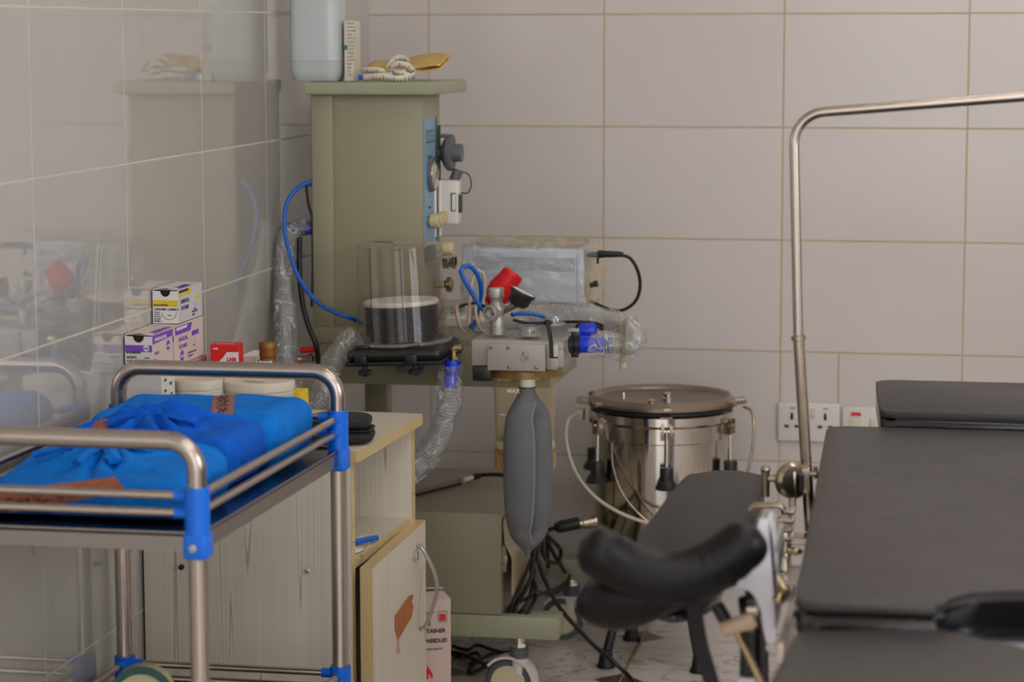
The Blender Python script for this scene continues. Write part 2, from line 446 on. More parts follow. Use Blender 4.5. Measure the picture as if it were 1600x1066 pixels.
def text_mb(mb, s, size, origin, xdir, up, bold=0.0, lift=.0004, align='LEFT', sx=1.0):
    """raised lettering added to a mesh builder"""
    cu = bpy.data.curves.new('t', 'FONT'); cu.body = s; cu.size = size; cu.align_x = align; cu.offset = bold; cu.extrude = .0001
    cu.resolution_u = 3
    o = bpy.data.objects.new('t', cu); C.objects.link(o)
    dg = bpy.context.evaluated_depsgraph_get(); me = bpy.data.meshes.new_from_object(o.evaluated_get(dg))
    bpy.data.objects.remove(o); bpy.data.curves.remove(cu)
    xd = V(xdir).normalized(); ud = V(up).normalized(); nd = xd.cross(ud)
    vs = [mb.bm.verts.new(V(origin)+xd*(v.co.x*sx)+ud*v.co.y+nd*(lift+v.co.z)) for v in me.vertices]
    for p in me.polygons:
        try: mb.bm.faces.new([vs[i] for i in p.vertices])
        except ValueError: pass
    bpy.data.meshes.remove(me); return mb

def rnd_tube(pts, r, step=.006):
    return resample(catmull(pts, 14), step)
def cable(name, pts, r, material, parent=None, step=.012, seg=10):
    return MB().tube(resample(catmull(pts, 14), step), r, seg).build(name, material, parent, 60)
def corrugated(pts, r, pitch=.0062, amp=.0022, seg=16):
    path = resample(catmull(pts, 18), pitch/4)
    mb = MB(); cnt = [0]
    n = len(path)
    return mb.tube(path, r, seg, rf=lambda t, th, p: r+amp*math.cos(2*PI*t*(n-1)/4))
def sleeve(pts, r, amp=.006, freq=38, seed=0., seg=26, ends=(1., 1.)):
    path = resample(catmull(pts, 16), .006)
    def rf(t, th, p):
        q = V((p.x*freq+math.cos(th)*1.3+seed, p.y*freq+math.sin(th)*1.3, p.z*freq))
        w = noise.noise(q)+.5*abs(noise.noise(q*2.3))-.2
        e = ends[0]+(1-ends[0])*min(1, t/.12) if t < .12 else (ends[1]+(1-ends[1])*min(1, (1-t)/.12) if t > .88 else 1)
        return max(.3*r, (r+amp*w)*e)
    return MB().tube(path, r, seg, cap=False, rf=rf)
# ================================================================== ROOM
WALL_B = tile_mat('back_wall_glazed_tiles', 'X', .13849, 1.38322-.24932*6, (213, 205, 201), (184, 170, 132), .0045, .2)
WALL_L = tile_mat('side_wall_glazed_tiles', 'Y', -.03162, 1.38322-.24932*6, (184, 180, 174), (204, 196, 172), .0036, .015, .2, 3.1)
PLASTER = mat('white_ceiling_paint', (226, 222, 216), .8)
X1, Y0, H = 3.5, -6.6, 2.75
struct(MB().box((-.15, Y0-.15, -.12), (X1+.15, .15, 0)).build('floor', floor_mat(), None, 0), 'white marble-look floor tiles with brown corner diamonds')
struct(MB().box((-.15, Y0-.15, H), (X1+.15, .15, H+.12)).build('ceiling', PLASTER, None, 0))
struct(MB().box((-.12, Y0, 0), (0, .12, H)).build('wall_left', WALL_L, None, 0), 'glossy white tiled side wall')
struct(MB().box((0, 0, 0), (X1, .12, H)).build('wall_back', WALL_B, None, 0), 'glossy white tiled back wall')
def wall_with_opening(name, lo, hi, axis, a0, a1, z0, z1):
    mb = MB()
    if axis == 'x':
        mb.box((lo[0], lo[1], lo[2]), (a0, hi[1], hi[2])).box((a1, lo[1], lo[2]), (hi[0], hi[1], hi[2]))
        mb.box((a0, lo[1], lo[2]), (a1, hi[1], z0)).box((a0, lo[1], z1), (a1, hi[1], hi[2]))
    else:
        mb.box((lo[0], lo[1], lo[2]), (hi[0], a0, hi[2])).box((lo[0], a1, lo[2]), (hi[0], hi[1], hi[2]))
        mb.box((lo[0], a0, lo[2]), (hi[0], a1, z0)).box((lo[0], a0, z1), (hi[0], a1, hi[2]))
    return struct(mb.build(name, PLASTER, None, 0))
wall_with_opening('wall_right', (X1, Y0, 0), (X1+.12, .12, H), 'y', -4.6, -2.6, 1.0, 2.35)
wall_with_opening('wall_front', (-.12, Y0-.12, 0), (X1+.12, Y0, H), 'x', .5, 2.9, .15, 2.45)
FRAME = mat('white_window_frame', (225, 225, 222), .4)
def win(name, pts):   # frame bars around an opening
    mb = MB()
    for a, b in pts: mb.box(a, b)
    struct(mb.build(name, FRAME, None, 0))
xx0, xx1 = X1+.03, X1+.08
win('window_1', [((xx0, -4.6, 1.0), (xx1, -4.55, 2.35)), ((xx0, -2.65, 1.0), (xx1, -2.6, 2.35)), ((xx0, -3.63, 1.0), (xx1, -3.57, 2.35)), ((xx0, -4.55, 1.0), (xx1, -2.65, 1.05)), ((xx0, -4.55, 2.3), (xx1, -2.65, 2.35))])
yy0, yy1 = Y0-.08, Y0-.03
win('added_window_2', [((.5, yy0, .15), (.55, yy1, 2.45)), ((2.85, yy0, .15), (2.9, yy1, 2.45)), ((1.67, yy0, .15), (1.73, yy1, 2.45)), ((.55, yy0, .15), (2.85, yy1, .2)), ((.55, yy0, 2.4), (2.85, yy1, 2.45))])  # unseen front window, added and drawn low to light the lower room
# cut tile around the sockets
struct(MB().box((1.0665, -.0008, .39), (1.0705, .001, .636)).build('trim_1', mat('grout_line', (186, 170, 134), .8), None, 0), 'grout joint of a cut tile above the sockets')

# ================================================================== SOCKETS
def socket_plate(name, x0, x1, z0, z1, label, double):
    t = thing(name, label, 'socket', ((x0+x1)/2, 0, z0))
    MB().box((x0, -.012, z0), (x1, -.0005, z1), .004, 3).build('face_plate', M['white_plastic'], t)
    w = x1-x0
    if double:
        for cx in (x0+.032, x1-.032):
            mb = MB()
            cz = (z0+z1)/2+.002
            mb.box((cx-.003, -.0135, cz+.004), (cx+.003, -.0115, cz+.016)).box((cx-.002, -.0135, cz+.004), (cx+.002, -.0115, cz+.02))
            for q in (-1, 1): mb.box((cx+q*.0115-.005, -.0135, cz-.014), (cx+q*.0115+.005, -.0115, cz-.008))
            mb.box((cx-.004, -.0135, cz+.029), (cx+.006, -.0115, cz+.031))
            mb.build('pin_slot', M['black_plastic'], t, 0)
        for cx in (x0+w/2-.010, x0+w/2+.010):
            MB().box((cx-.006, -.017, z1-.034), (cx+.006, -.0115, z1-.012), .002).build('rocker_switch', M['offwhite'], t)
    else:
        cx = x0+.032
        MB().box((cx-.012, -.0145, z1-.0195), (cx+.010, -.0115, z1-.0115), .001).build('indicator_light', mat('red_neon', (214, 40, 46), .3), t)
        MB().box((cx-.014, -.016, z1-.075), (cx+.012, -.0115, z1-.027), .003).build('pin_cover', M['offwhite'], t)
        MB().box((x0+.062, -.017, z1-.055), (x0+.076, -.0115, z1-.025), .003).build('rocker_switch', M['offwhite'], t)
    return t
socket_plate('double_wall_socket', .935, 1.073, .434, .522, 'white double power socket on the back wall behind the steel pole', True)
socket_plate('switched_wall_socket', 1.078, 1.165, .432, .516, 'white switched wall socket with a red light, half hidden by the black headrest', False)

# ================================================================== INSTRUMENT TROLLEY
post = {'RL': V((.033, -1.78, 0)), 'RR': V((.389, -1.78, 0)), 'FL': V((.017, -2.43, 0)), 'FR': V((.373, -2.43, 0))}
TR = .0125
T = thing('instrument_trolley', 'stainless steel instrument trolley with blue plastic corner joints beside the tiled wall', 'trolley', (.2, -2.1, 0))
def pz(k, z): return V((post[k].x, post[k].y, z))
for a, b in (('RL', 'RR'), ('FL', 'FR')):
    MB().tube(bend([pz(a, .745), pz(a, .8225), pz(b, .8225), pz(b, .745)], .066, 10), TR, 20).build('handle', M['steel'], T, 60)
for k in post:
    MB().cyl(pz(k, .10), pz(k, .70), TR, seg=20).build('leg', M['steel'], T)
    p = post[k]; sx = 1 if k[1] == 'R' else -1; sy_ = 1 if k[0] == 'R' else -1
    for z0, z1, tray in ((.669, .763, True), (.262, .356, False)):
        mb = MB().cyl((p.x, p.y, z0+.030), (p.x, p.y, z1), .0165, seg=24)
        x0, x1 = sorted((p.x+sx*.0165, p.x-sx*.016)); y0, y1 = sorted((p.y+sy_*.0165, p.y-sy_*.018))
        mb.box((x0, y0, z0), (x1, y1, z0+.034), .005, 3)
        for zz in (z1-.012, z1-.0345):                  # stubs that take the guard rails
            mb.cyl((p.x, p.y, zz), (p.x-sx*.030, p.y, zz), .0085, .0075, 16)
            mb.cyl((p.x, p.y, zz), (p.x, p.y-sy_*.030, zz), .0085, .0075, 16)
        j = mb.build('corner_joint', M['blue_plastic'], T)
        MB().lathe([(.0055, 0), (.0055, .0015), (.004, .003), (0, .0035)], (p.x-sx*.002, p.y+sy_*.0165, z0+.016), (0, sy_, 0), 18).build('bolt_cap', M['alu'], j)
    c = MB().cyl((p.x, p.y, .085), (p.x, p.y, .125), .010).box((p.x-.014, p.y-.018, .07), (p.x+.014, p.y+.018, .088), .003)
    c.box((p.x-.014, p.y-.012, .028), (p.x-.011, p.y+.012, .075)).box((p.x+.011, p.y-.012, .028), (p.x+.014, p.y+.012, .075))
    cs = c.build('caster', M['dull_chrome'], T)
    MB().lathe([(0, -.010), (.030, -.010), (.0345, -.006), (.035, 0), (.0345, .006), (.030, .010), (0, .010)], (p.x, p.y, .035), (1, 0, 0), 28).build('wheel', M['caster_grey'], cs)
for z1, n in ((.763, 0), (.356, 1)):
    for zz in (z1-.012, z1-.0345):
        for a, b in (('RL', 'RR'), ('FL', 'FR'), ('RL', 'FL'), ('RR', 'FR')):
            d = (post[b]-post[a]).normalized()*.022
            MB().cyl(pz(a, zz)+d, pz(b, zz)-d, .0058, seg=14).build('guard_rail', M['steel'], T)
def tray(z):
    fl, fr, rr, rl = post['FL'], post['FR'], post['RR'], post['RL']
    i = .006
    o = [V((fl.x-i, fl.y-i, 0)), V((fr.x+i, fr.y-i, 0)), V((rr.x+i, rr.y+i, 0)), V((rl.x-i, rl.y+i, 0))]
    mb = MB()
    def pr(a, b): mb.prism([V((q.x, q.y, a)) for q in o], (0, 0, b-a))
    pr(z-.006, z-.003)
    for a, b in zip(o, o[1:]+o[:1]):      # folded skirt
        d = (b-a).normalized(); nrm = V((-d.y, d.x, 0))*.003
        mb.prism([V((a.x, a.y, z-.026)), V((b.x, b.y, z-.026)), V((b.x+nrm.x, b.y+nrm.y, z-.026)), V((a.x+nrm.x, a.y+nrm.y, z-.026))], (0, 0, .026))
    return mb
tray(.7045).build('tray', M['steel_tray'], T, 20)
tray(.297).build('tray', M['steel_tray'], T, 20)

# roll lying in the lower tray
tr = thing('adhesive_tape_roll', 'cream roll with a dark green rim on the lower shelf of the trolley', 'tape roll', (.11, -2.13, .295))
ax = V((.25, -1, .12)).normalized(); c0 = P(222, 1040, -2.13)+V((0, 0, -.0475))
MB().lathe([(.022, -.026), (.046, -.026), (.0475, -.022), (.0475, .022), (.046, .026), (.022, .026), (.022, -.026)], c0, ax, 44, cap=False).build('roll', M['pale_roll'], tr)
MB().lathe([(.038, .0255), (.0485, .0255), (.0485, .029), (.038, .029), (.038, .0255)], c0, ax, 44, cap=False).build('rim', M['teal'], tr)
MB().lathe([(0, -.02), (.0225, -.02), (.0225, .024), (0, .024)], c0, ax, 30).build('core', M['offwhite'], tr)

# ================================================================== WRAPPED PACKS on the trolley
def pack_mb(c, half, rot=0, tilt=0, rad=.03, seed=0, knot=None, fold=.006, heights=None):
    n = 60
    Mx = Matrix.Translation(V(c)) @ Matrix.Rotation(rot, 4, 'Z') @ Matrix.Rotation(tilt, 4, 'X')
    hx, hy, hz = half
    mb = MB(); bm = mb.bm
    bmesh.ops.create_cube(bm, size=2.0)
    bmesh.ops.subdivide_edges(bm, edges=bm.edges[:], cuts=n-1, use_grid_fill=True)
    for v in bm.verts:
        p = V((v.co.x*hx, v.co.y*hy, v.co.z*hz))
        q = V((max(-hx+rad, min(hx-rad, p.x)), max(-hy+rad, min(hy-rad, p.y)), max(-hz+min(rad, hz*.9), min(hz-min(rad, hz*.9), p.z))))
        d = p-q
        if d.length > 1e-7:
            p = q+d.normalized()*min(rad, hz*.9) if d.length > 0 else p
        nrm = d.normalized() if d.length > 1e-7 else V((0, 0, 1))
        t = v.co.z
        dz = .0045*noise.noise(V((p.x*16+seed, p.y*16, p.z*9)))*(1 if t > -.9 else .1)
        if knot is not None:
            kx, ky = knot; vx, vy = p.x-kx, p.y-ky; r = math.hypot(vx, vy); ang = math.atan2(vy, vx)
            env = math.exp(-(r/.085)**2)*(1-math.exp(-(r/.02)**2)) * (1 if t > -.2 else .4)
            w = abs(math.sin(ang*4+noise.noise(V((ang*1.2, seed, r*14)))*2.6))
            dz += fold*3.4*env*(w-.45)
            # long tension folds toward two opposite corners
            u = (vx*.94+vy*.34); s_ = (-vx*.34+vy*.94)
            dz += fold*3.0*max(0, 1-abs(u)/.16)*math.exp(-(s_/.018)**2)*(.5+.5*math.sin(s_*420+u*12))
            dz += .014*math.exp(-(r/.05)**2) if t > .5 else 0
        if t < -.9: dz *= .05
        # side pleats
        if abs(t) < .95 and max(abs(v.co.x), abs(v.co.y)) > .97:
            a = p.x*70+p.y*85
            dz += .0022*math.sin(a+2*noise.noise(V((p.x*20, p.y*20, seed))))*(1-abs(t))
        p = p+nrm*dz
        if heights is not None:          # corner heights of the top: back-left, back-right, front-right, front-left
            bx, by = (p.x/hx+1)/2, (p.y/hy+1)/2
            hh = (heights[3]*(1-bx)+heights[2]*bx)*(1-by)+(heights[0]*(1-bx)+heights[1]*bx)*by
            p.z = -hz+(p.z+hz)*hh
        v.co = Mx @ p
    return mb, Mx
def knot_mb(mb, c, s, seed, dirs):
    c = V(c); rng = random.Random(seed)
    for k in range(3):
        a = k*2.1+seed; axs = V((math.cos(a)*.6, math.sin(a)*.6, .7)).normalized()
        u, w, d = frame_of(axs)
        pts = [c+V((0, 0, s*.25))+(u*math.cos(2*PI*i/14)*s*.62+w*math.sin(2*PI*i/14)*s*.42)+V((rng.uniform(-1, 1), rng.uniform(-1, 1), 0))*s*.07 for i in range(10)]
        mb.tube(catmull(pts, 4), s*.27, 12, rf=lambda t, th, p: s*(.24+.07*math.sin(th*3+t*9)))
    for d in dirs:      # twisted tails of cloth
        d = V(d); pts = [c+V((0, 0, s*.2)), c+d*.35+V((0, 0, s*.42)), c+d*.75+V((0, 0, s*.2)), c+d]
        mb.tube(catmull(pts, 8), s*.3, 14, rf=lambda t, th, p: s*(.26+.42*t)*(1+.22*math.sin(th*5+t*4))*(1 if t < .9 else .8), flat=.55, ref=(d.y, -d.x, 0))
    return mb
def strip_on(fn, u0, u1, v0, v1, nu=16, nv=4):
    return MB().grid(lambda a, b: fn(u0+(u1-u0)*a, v0+(v1-v0)*b), nu, nv)
def squiggles(paths, r, name, parent, material):
    mb = MB()
    for p in paths: mb.tube(p, r, 6)
    return mb.build(name, material, parent, 60)

# rear pack (smooth, taped)
pc = V((.210, -1.905, .7495)); ph = (.154, .098, .0435)
mb, Mx = pack_mb(pc, ph, -.04, .0, .034, 1.3, heights=(.93, 1.02, .98, .85))
p1 = tag(mb.build('wrapped_instrument_pack', M['blue_cloth'], None, 60), 'smooth bright blue cloth-wrapped pack with a strip of brown tape, rearmost on the trolley', 'surgical pack', 'blue wrapped packs on the trolley')
def top1(x, y):
    q = (x-.214)
    return Mx @ V((x-pc.x, y-pc.y, ph[2]+.0035))
tpb = MB().grid(lambda a, b: P(331+35*a+(1-b)*2, 614+37*b, -1.9).lerp(V((0, 0, 0)), 0), 4, 10)
bpy.context.view_layer.update()
from mathutils.bvhtree import BVHTree
def bvh_of(o):
    m = o.matrix_world.copy() if o.parent else Matrix.Translation(o.location)
    me = o.data
    return BVHTree.FromPolygons([m @ v.co for v in me.vertices], [tuple(p.vertices) for p in me.polygons])
def drape_px(tree, quad_px, nu, nv, lift=.0012, fallback_y=-1.9):
    """strip of tape laid on the surface where the photograph shows it; quad_px: four corners (tl, tr, br, bl)"""
    a, b, c, d = [V((q[0], q[1])) for q in quad_px]
    def f(u, v):
        p = a.lerp(b, u).lerp(d.lerp(c, u), v)
        hit, nrm, i, dist = tree.ray_cast(CAM, ray(p.x, p.y).normalized())
        if hit is None: return None
        if nrm.dot(CAM-hit) < 0: nrm = -nrm
        return hit+nrm*lift
    pts = [[f(i/nu, j/nv) for j in range(nv+1)] for i in range(nu+1)]
    mb = MB(); vs = [[mb.bm.verts.new(p) if p is not None else None for p in r] for r in pts]
    for i in range(nu):
        for j in range(nv):
            q = (vs[i][j], vs[i+1][j], vs[i+1][j+1], vs[i][j+1])
            if None not in q: mb.bm.faces.new(q)
    for v in [v for v in mb.bm.verts if not v.link_faces]: mb.bm.verts.remove(v)
    return mb
def drape_line(tree, pxs, r, mb, lift=.0016):
    pts = []
    for x, y in pxs:
        hit, nrm, i, dist = tree.ray_cast(CAM, ray(x, y).normalized())
        if hit is not None:
            if nrm.dot(CAM-hit) < 0: nrm = -nrm
            pts.append(hit+nrm*lift)
    if len(pts) > 2: mb.tube(pts, r, 6)
tpb.bm.free()
t1 = bvh_of(p1)
tape = drape_px(t1, [(334, 612), (368, 612), (364, 651), (329, 651)], 8, 14).build('label_tape', M['tape2'], p1, 40)
hw = MB()
rr = random.Random(4)
for k in range(7):
    y0 = 618+k*4.4; drape_line(t1, [(340+i*2.6+rr.uniform(-2, 2), y0+rr.uniform(-3.4, 3.4)) for i in range(7)], .0006, hw, .0022)
hw.build('handwriting', M['ink'], p1, 60)

# middle pack (knotted)
pc = V((.198, -2.085, .7465)); mb, Mx2 = pack_mb(pc, (.146, .084, .041), -.04, .0, .028, 5.1, knot=(-.020, .020), fold=.009, heights=(.86, 1.02, .92, .66))
p2 = tag(mb.build('wrapped_instrument_pack', M['blue_cloth2'], None, 60), 'knotted deep blue cloth-wrapped pack, middle of the three on the trolley', 'surgical pack', 'blue wrapped packs on the trolley')
t2 = bvh_of(p2)
kp = Mx2 @ V((-.020, .020, .046))
mb = MB(); knot_mb(mb, kp, .015, 3, [(.085, -.028, -.004), (-.075, .004, -.012), (.06, .02, -.006), (-.05, -.03, -.008)])
mb.build('knot', M['blue_cloth2'], p2, 60)
drape_px(t2, [(152, 653), (178, 657), (160, 678), (138, 678)], 8, 6).build('label_tape', M['tape'], p2, 40)
# front pack (knotted, taped edge)
pc = V((.197, -2.29, .7445)); mb, Mx3 = pack_mb(pc, (.151, .098, .039), -.02, 0, .028, 9.7, knot=(-.010, .030), fold=.010, heights=(.74, .96, .74, .36))
p3 = tag(mb.build('wrapped_instrument_pack', M['blue_cloth'], None, 60), 'knotted blue pack with a long brown tape along its front edge, frontmost on the trolley', 'surgical pack', 'blue wrapped packs on the trolley')
t3 = bvh_of(p3)
kp = Mx3 @ V((-.010, .030, .036))
mb = MB(); knot_mb(mb, kp, .016, 1, [(.03, -.05, -.010), (-.1, -.012, -.012), (.08, .01, -.01), (-.02, -.06, -.012)])
mb.build('knot', M['blue_cloth'], p3, 60)
drape_px(t3, [(-10, 770), (180, 747), (198, 768), (0, 803)], 30, 8, .0016).build('label_tape', M['tape'], p3, 40)
hw = MB()
for k in range(9):
    x0 = 10+k*14; drape_line(t3, [(x0+i*2.2+rr.uniform(-2, 2), 786-x0*.11+rr.uniform(-7, 7)) for i in range(6)], .0008, hw, .0028)
hw.build('handwriting', M['ink'], p3, 60)

# ================================================================== WOODEN CABINET
ca = math.atan2(.018, .39)
CM = Matrix.Translation((.004, -1.603, 0)) @ Matrix.Rotation(-ca, 4, 'Z')
def CB(lo, hi, bev=0): return MB().box(lo, hi, bev).xform(CM)
CT = thing('bedside_cabinet', 'pale wood-grain cabinet with an open shelf and a door, standing behind the steel trolley', 'cabinet', (.19, -1.41, 0))
W_, D_ = .362, .385
tp = CB((0, 0, .652), (.376, .392, .672), .0012).build('top_board', M['wood_top'], CT, 20)
MB().box((.3755, .001, .6525), (.3772, .391, .6715)).box((0, -.0012, .6525), (.3755, .0002, .6715)).xform(CM).build('edge_band', M['wood_edge'], tp, 0)
pn = CB((0, .004, .05), (W_, .022, .652)).build('side_panel', M['wood'], CT, 20)
MB().box((W_, .0045, .05), (W_+.0014, .0215, .652)).xform(CM).build('edge_band', M['wood_edge'], pn, 0)
pn2 = CB((0, .37, .05), (W_, .388, .652)).build('side_panel', M['wood'], CT, 20)
MB().box((W_, .3705, .05), (W_+.0014, .3875, .652)).xform(CM).build('edge_band', M['wood_edge'], pn2, 0)
CB((0, .022, .05), (.012, .37, .652)).build('back_panel', M['wood'], CT, 20)
sh = CB((.012, .022, .468), (W_-.004, .37, .486)).build('shelf', M['wood_top'], CT, 20)
MB().box((W_-.004, .022, .4685), (W_-.0026, .37, .4855)).xform(CM).build('edge_band', M['wood_edge'], sh, 0)
CB((.012, .022, .05), (W_-.01, .37, .068)).build('bottom_board', M['wood'], CT, 20)
dp = [V((.3795, -1.612, .07)), V((.4005, -1.612, .07)), V((.3985, -1.212, .07)), V((.3775, -1.212, .07))]
dr = MB().prism(dp, (0, 0, .405)).build('door', M['wood'], CT, 20)
e = MB()
e.prism([V((p.x, p.y, .475)) for p in dp], (0, 0, .0014))
e.prism([V((.3795, -1.6134, .07)), V((.4005, -1.6134, .07)), V((.4005, -1.612, .07)), V((.3795, -1.612, .07))], (0, 0, .406))
e.build('edge_band', M['wood_edge'], dr, 0)
for q in ((653, 853), (657, 985)): pass
h0, h1 = PX(652, 852, .3995), PX(656, 984, .3995)
hp = [h0, h0+V((.014, -.002, -.012)), (h0+h1)/2+V((.034, -.003, .006)), h1+V((.014, -.002, .014)), h1]
MB().tube(resample(catmull(hp, 14), .004), .0045, 14, flat=.8).build('handle', mat('satin_handle', (176, 172, 168), .3, .8), dr, 60)
lk = PX(647, 869, .3995)
MB().lathe([(.009, 0), (.009, .003), (.0065, .0045), (.0065, .007), (.002, .0075), (0, .006)], lk, (1, 0, 0), 24).build('lock', M['chrome'], dr)
tape_pts = [(617, 962), (640, 931), (646, 930), (643, 942), (646, 948), (643, 964), (622, 1000), (617, 984)]
MB().prism([PX(x, y, .4004) for x, y in tape_pts], (.0005, 0, 0)).build('tape_scrap', mat('orange_brown_tape', (176, 104, 52), .55, var=.1, vscale=60), dr, 0)
MB().prism([PX(x, y, .4003) for x, y in [(619, 972), (624, 968), (625, 971), (622, 974), (624, 1012), (626, 1020), (620, 1022), (621, 1004)]], (.0004, 0, 0)).build('tape_residue', mat('tape_residue', (206, 168, 140), .7), dr, 0)
for q, m_ in (((283, 887), 'black_plastic'), ((480, 892), 'chrome')):
    s_ = P(q[0], q[1], -1.601-.013)
    MB().lathe([(.0045, -.004), (.0045, .0012), (.003, .0018), (0, .0012)], s_, (-math.sin(ca), -math.cos(ca), 0), 18).build('screw', M[m_], pn)
for lx in (.03, .33):
    for ly in (.03, .36): CB((lx-.018, ly-.018, 0), (lx+.018, ly+.018, .05), .003).build('foot', M['black_plastic'], CT)

# ================================================================== THINGS ON THE CABINET
TOPZ = .6725
def carton(name, lo, hi, label, cat, body, group=None, bev=.0012):
    t = thing(name, label, cat, ((lo[0]+hi[0])/2, (lo[1]+hi[1])/2, lo[2]), group)
    b = MB().box(lo, hi, bev, 2).build('carton', M[body], t, 20)
    return t
X, Y_, Z_ = V((1, 0, 0)), V((0, 1, 0)), V((0, 0, 1))
def ff(mb, t, x, z, size, y, bold=0., sx=1.):       # lettering on a face that looks toward -y
    return text_mb(mb, t, size, (x, y, z), X, Z_, bold, .0003, 'LEFT', sx)
def sf(mb, t, y, z, size, x, bold=0., sx=1.):       # lettering on a face that looks toward +x
    return text_mb(mb, t, size, (x, y, z), Y_, Z_, bold, .0003, 'LEFT', sx)
# large white carton below
t = carton('white_supply_carton', (.003, -1.668, TOPZ), (.066, -1.602, .7935), 'plain white carton with fine black print on its side, under the open purple suture box', 'box', 'paper')
mb = MB()
for k in range(11):
    sf(mb, '%s' % ['LOT', 'REF', 'EXP', 'QTY', 'STERILE', 'MFG', 'PCS', 'SIZE', 'TYPE', 'USE', 'CODE'][k], -1.657+.028*(k % 2), .782-.009*k, .0062, .0662, .0002)
ff(mb, '——', .026, .735, .008, -1.6682); mb.build('printing', M['black_ink'], t, 0)
t = carton('red_printed_carton', (.003, -1.544, TOPZ), (.043, -1.35, .7895), 'white carton with red print, under the closed purple suture box beside the wall', 'box', 'paper_pink')
mb = MB()
for k in range(14): sf(mb, 'I|I', -1.535+.0125*k, .777, .010, .0432, .0004)
mb.build('printing', M['red'], t, 0)

def suture(y0, y1, x1, z0, h, colour, label, opened, body, side):
    x0 = .003
    t = thing('suture_box', label, 'suture box', ((x0+x1)/2, (y0+y1)/2, z0), 'suture boxes by the wall')
    z1 = z0+h; w = x1-x0
    mb = MB()
    # walls of a carton; the front has a thumb notch when open
    mb.box((x0, y0+.0008, z0), (x0+.0008, y1, z1)).box((x1-.0008, y0+.0008, z0), (x1, y1, z1)).box((x0, y1-.0008, z0), (x1, y1, z1)).box((x0, y0, z0), (x1, y1, z0+.0008))
    mb.build('carton', M[body], t, 0)
    fr = MB()
    cxm = (x0+x1)/2; r = w*.2
    if opened:
        zt = z1-h*.035
        arc = [V((cxm+r*math.cos(a), y0, zt-r*1.1*math.sin(a))) for a in [PI*i/14 for i in range(15)]]
        pts = [V((x0, y0, z0)), V((x1, y0, z0)), V((x1, y0, zt))]+arc+[V((x0, y0, zt))]
    else: pts = [V((x0, y0, z0)), V((x1, y0, z0)), V((x1, y0, z1)), V((x0, y0, z1))]
    fr.prism(pts, (0, .0008, 0)); fr.build('front_panel', M['paper'], t, 0)
    lid = MB().prism([V((x0, y0+.004 if opened else y0, z1)), V((x1, y0, z1-.0005)), V((x1, y1, z1)), V((x0, y1, z1+.0005))], (0, 0, .0009))
    if opened: lid.prism([V((x0+.002, y0+.001, z1-.0005)), V((cxm, y0+.001, z1+h*.045)), V((x1-.002, y0+.001, z1-.0005)), V((x1-.002, y0+.018, z1+.001)), V((cxm, y0+.02, z1+h*.03)), V((x0+.002, y0+.018, z1+.001))], (0, 0, .0006))
    lid.build('lid', M[body], t, 0)
    # shade inside: a dark sheet stands in for it a little behind the notch
    MB().box((x0+.001, y0+.010, z0+.001), (x1-.001, y0+.011, z1-.002)).build('inside_shade_sheet', M['maroon'], t, 0)
    return t, x0, x1, z0, z1
# yellow box on top
t, a0, a1, z0, z1 = suture(-1.524, -1.395, .0475, .8600, .0575, 'yellow', 'open white suture box with a yellow band, topmost of the stack by the wall', True, 'paper_grey', 'paper_grey')
y0 = -1.524
MB().box((a0+.0005, y0-.0003, z1-.0285), (a1-.0004, y0, z1-.0175)).prism([V((a1, y0+.002, z1-.001)), V((a1, y0+.075, z1-.001)), V((a1, y0+.068, z1-.0115)), V((a1, y0+.002, z1-.0125))], (.0004, 0, 0)).prism([V((a1, -1.43, z1-.027)), V((a1, -1.41, z1-.027)), V((a1, -1.41, z1-.019)), V((a1, -1.43, z1-.019))], (.0004, 0, 0)).build('yellow_band', M['yellow'], t, 0)
MB().prism([V((a1+.0004, y0+.004, z1-.002)), V((a1+.0004, y0+.056, z1-.002)), V((a1+.0004, y0+.052, z1-.006)), V((a1+.0004, y0+.004, z1-.0065))], (.0003, 0, 0)).prism([V((a1-.014, y0+.012, z1+.001)), V((a1-.002, y0+.010, z1+.001)), V((a1-.002, y0+.075, z1+.0015)), V((a1-.014, y0+.075, z1+.0015))], (0, 0, .0004)).build('blue_band', M['navy'], t, 0)
mb = MB()
sf(mb, 'SURGICAL', y0+.014, z1-.0245, .0088, a1, .0003, 1.1); sf(mb, 'SUTURES', y0+.016, z1-.036, .0088, a1, .0003, 1.1)
sf(mb, '1', y0+.090, z1-.037, .008, a1); sf(mb, 'STERILE', y0+.083, z1-.042, .0034, a1, .0001)
sf(mb, 'USP/EP LIGATURE', y0+.072, z0+.0115, .0040, a1, .0001); sf(mb, 'SUTURES', y0+.072, z0+.006, .0040, a1, .0001)
mb.build('blue_printing', M['blue_ink'], t, 0)
def front_print(t, x0, x1, z0, z1, y, title, sub, material):
    mb = MB(); h = z1-z0; w = x1-x0
    ff(mb, sub, x0+.0018, z1-h*.47, h*.062, y-.0003, .0002)
    ff(mb, title, x0+.0025, z1-h*.60, h*.085, y, .0002)
    for k, s_ in enumerate(('STERILE', 'CE 0123', 'LOT 2108', 'EXP 2026', 'REF 233')):
        ff(mb, s_, x0+.0025, z1-h*(.68+.065*k), h*.048, y, .0001)
    ff(mb, '12PCS', x1-w*.30, z1-h*.60, h*.05, y, .0001)
    ff(mb, '26mm', x1-w*.42, z1-h*.76, h*.045, y, .0001)
    r = w*.29; cx = x1-w*.36; cz = z1-h*.66
    mb.tube([V((cx+r*math.cos(a), y-.0003, cz+r*.95*math.sin(a))) for a in [PI+PI*i/20 for i in range(21)]], .00038, 6)
    ff(mb, 'C  H  S  o', x0+.003, z0+h*.06, h*.055, y, .0001)
    mb.build('front_printing', material, t, 0)
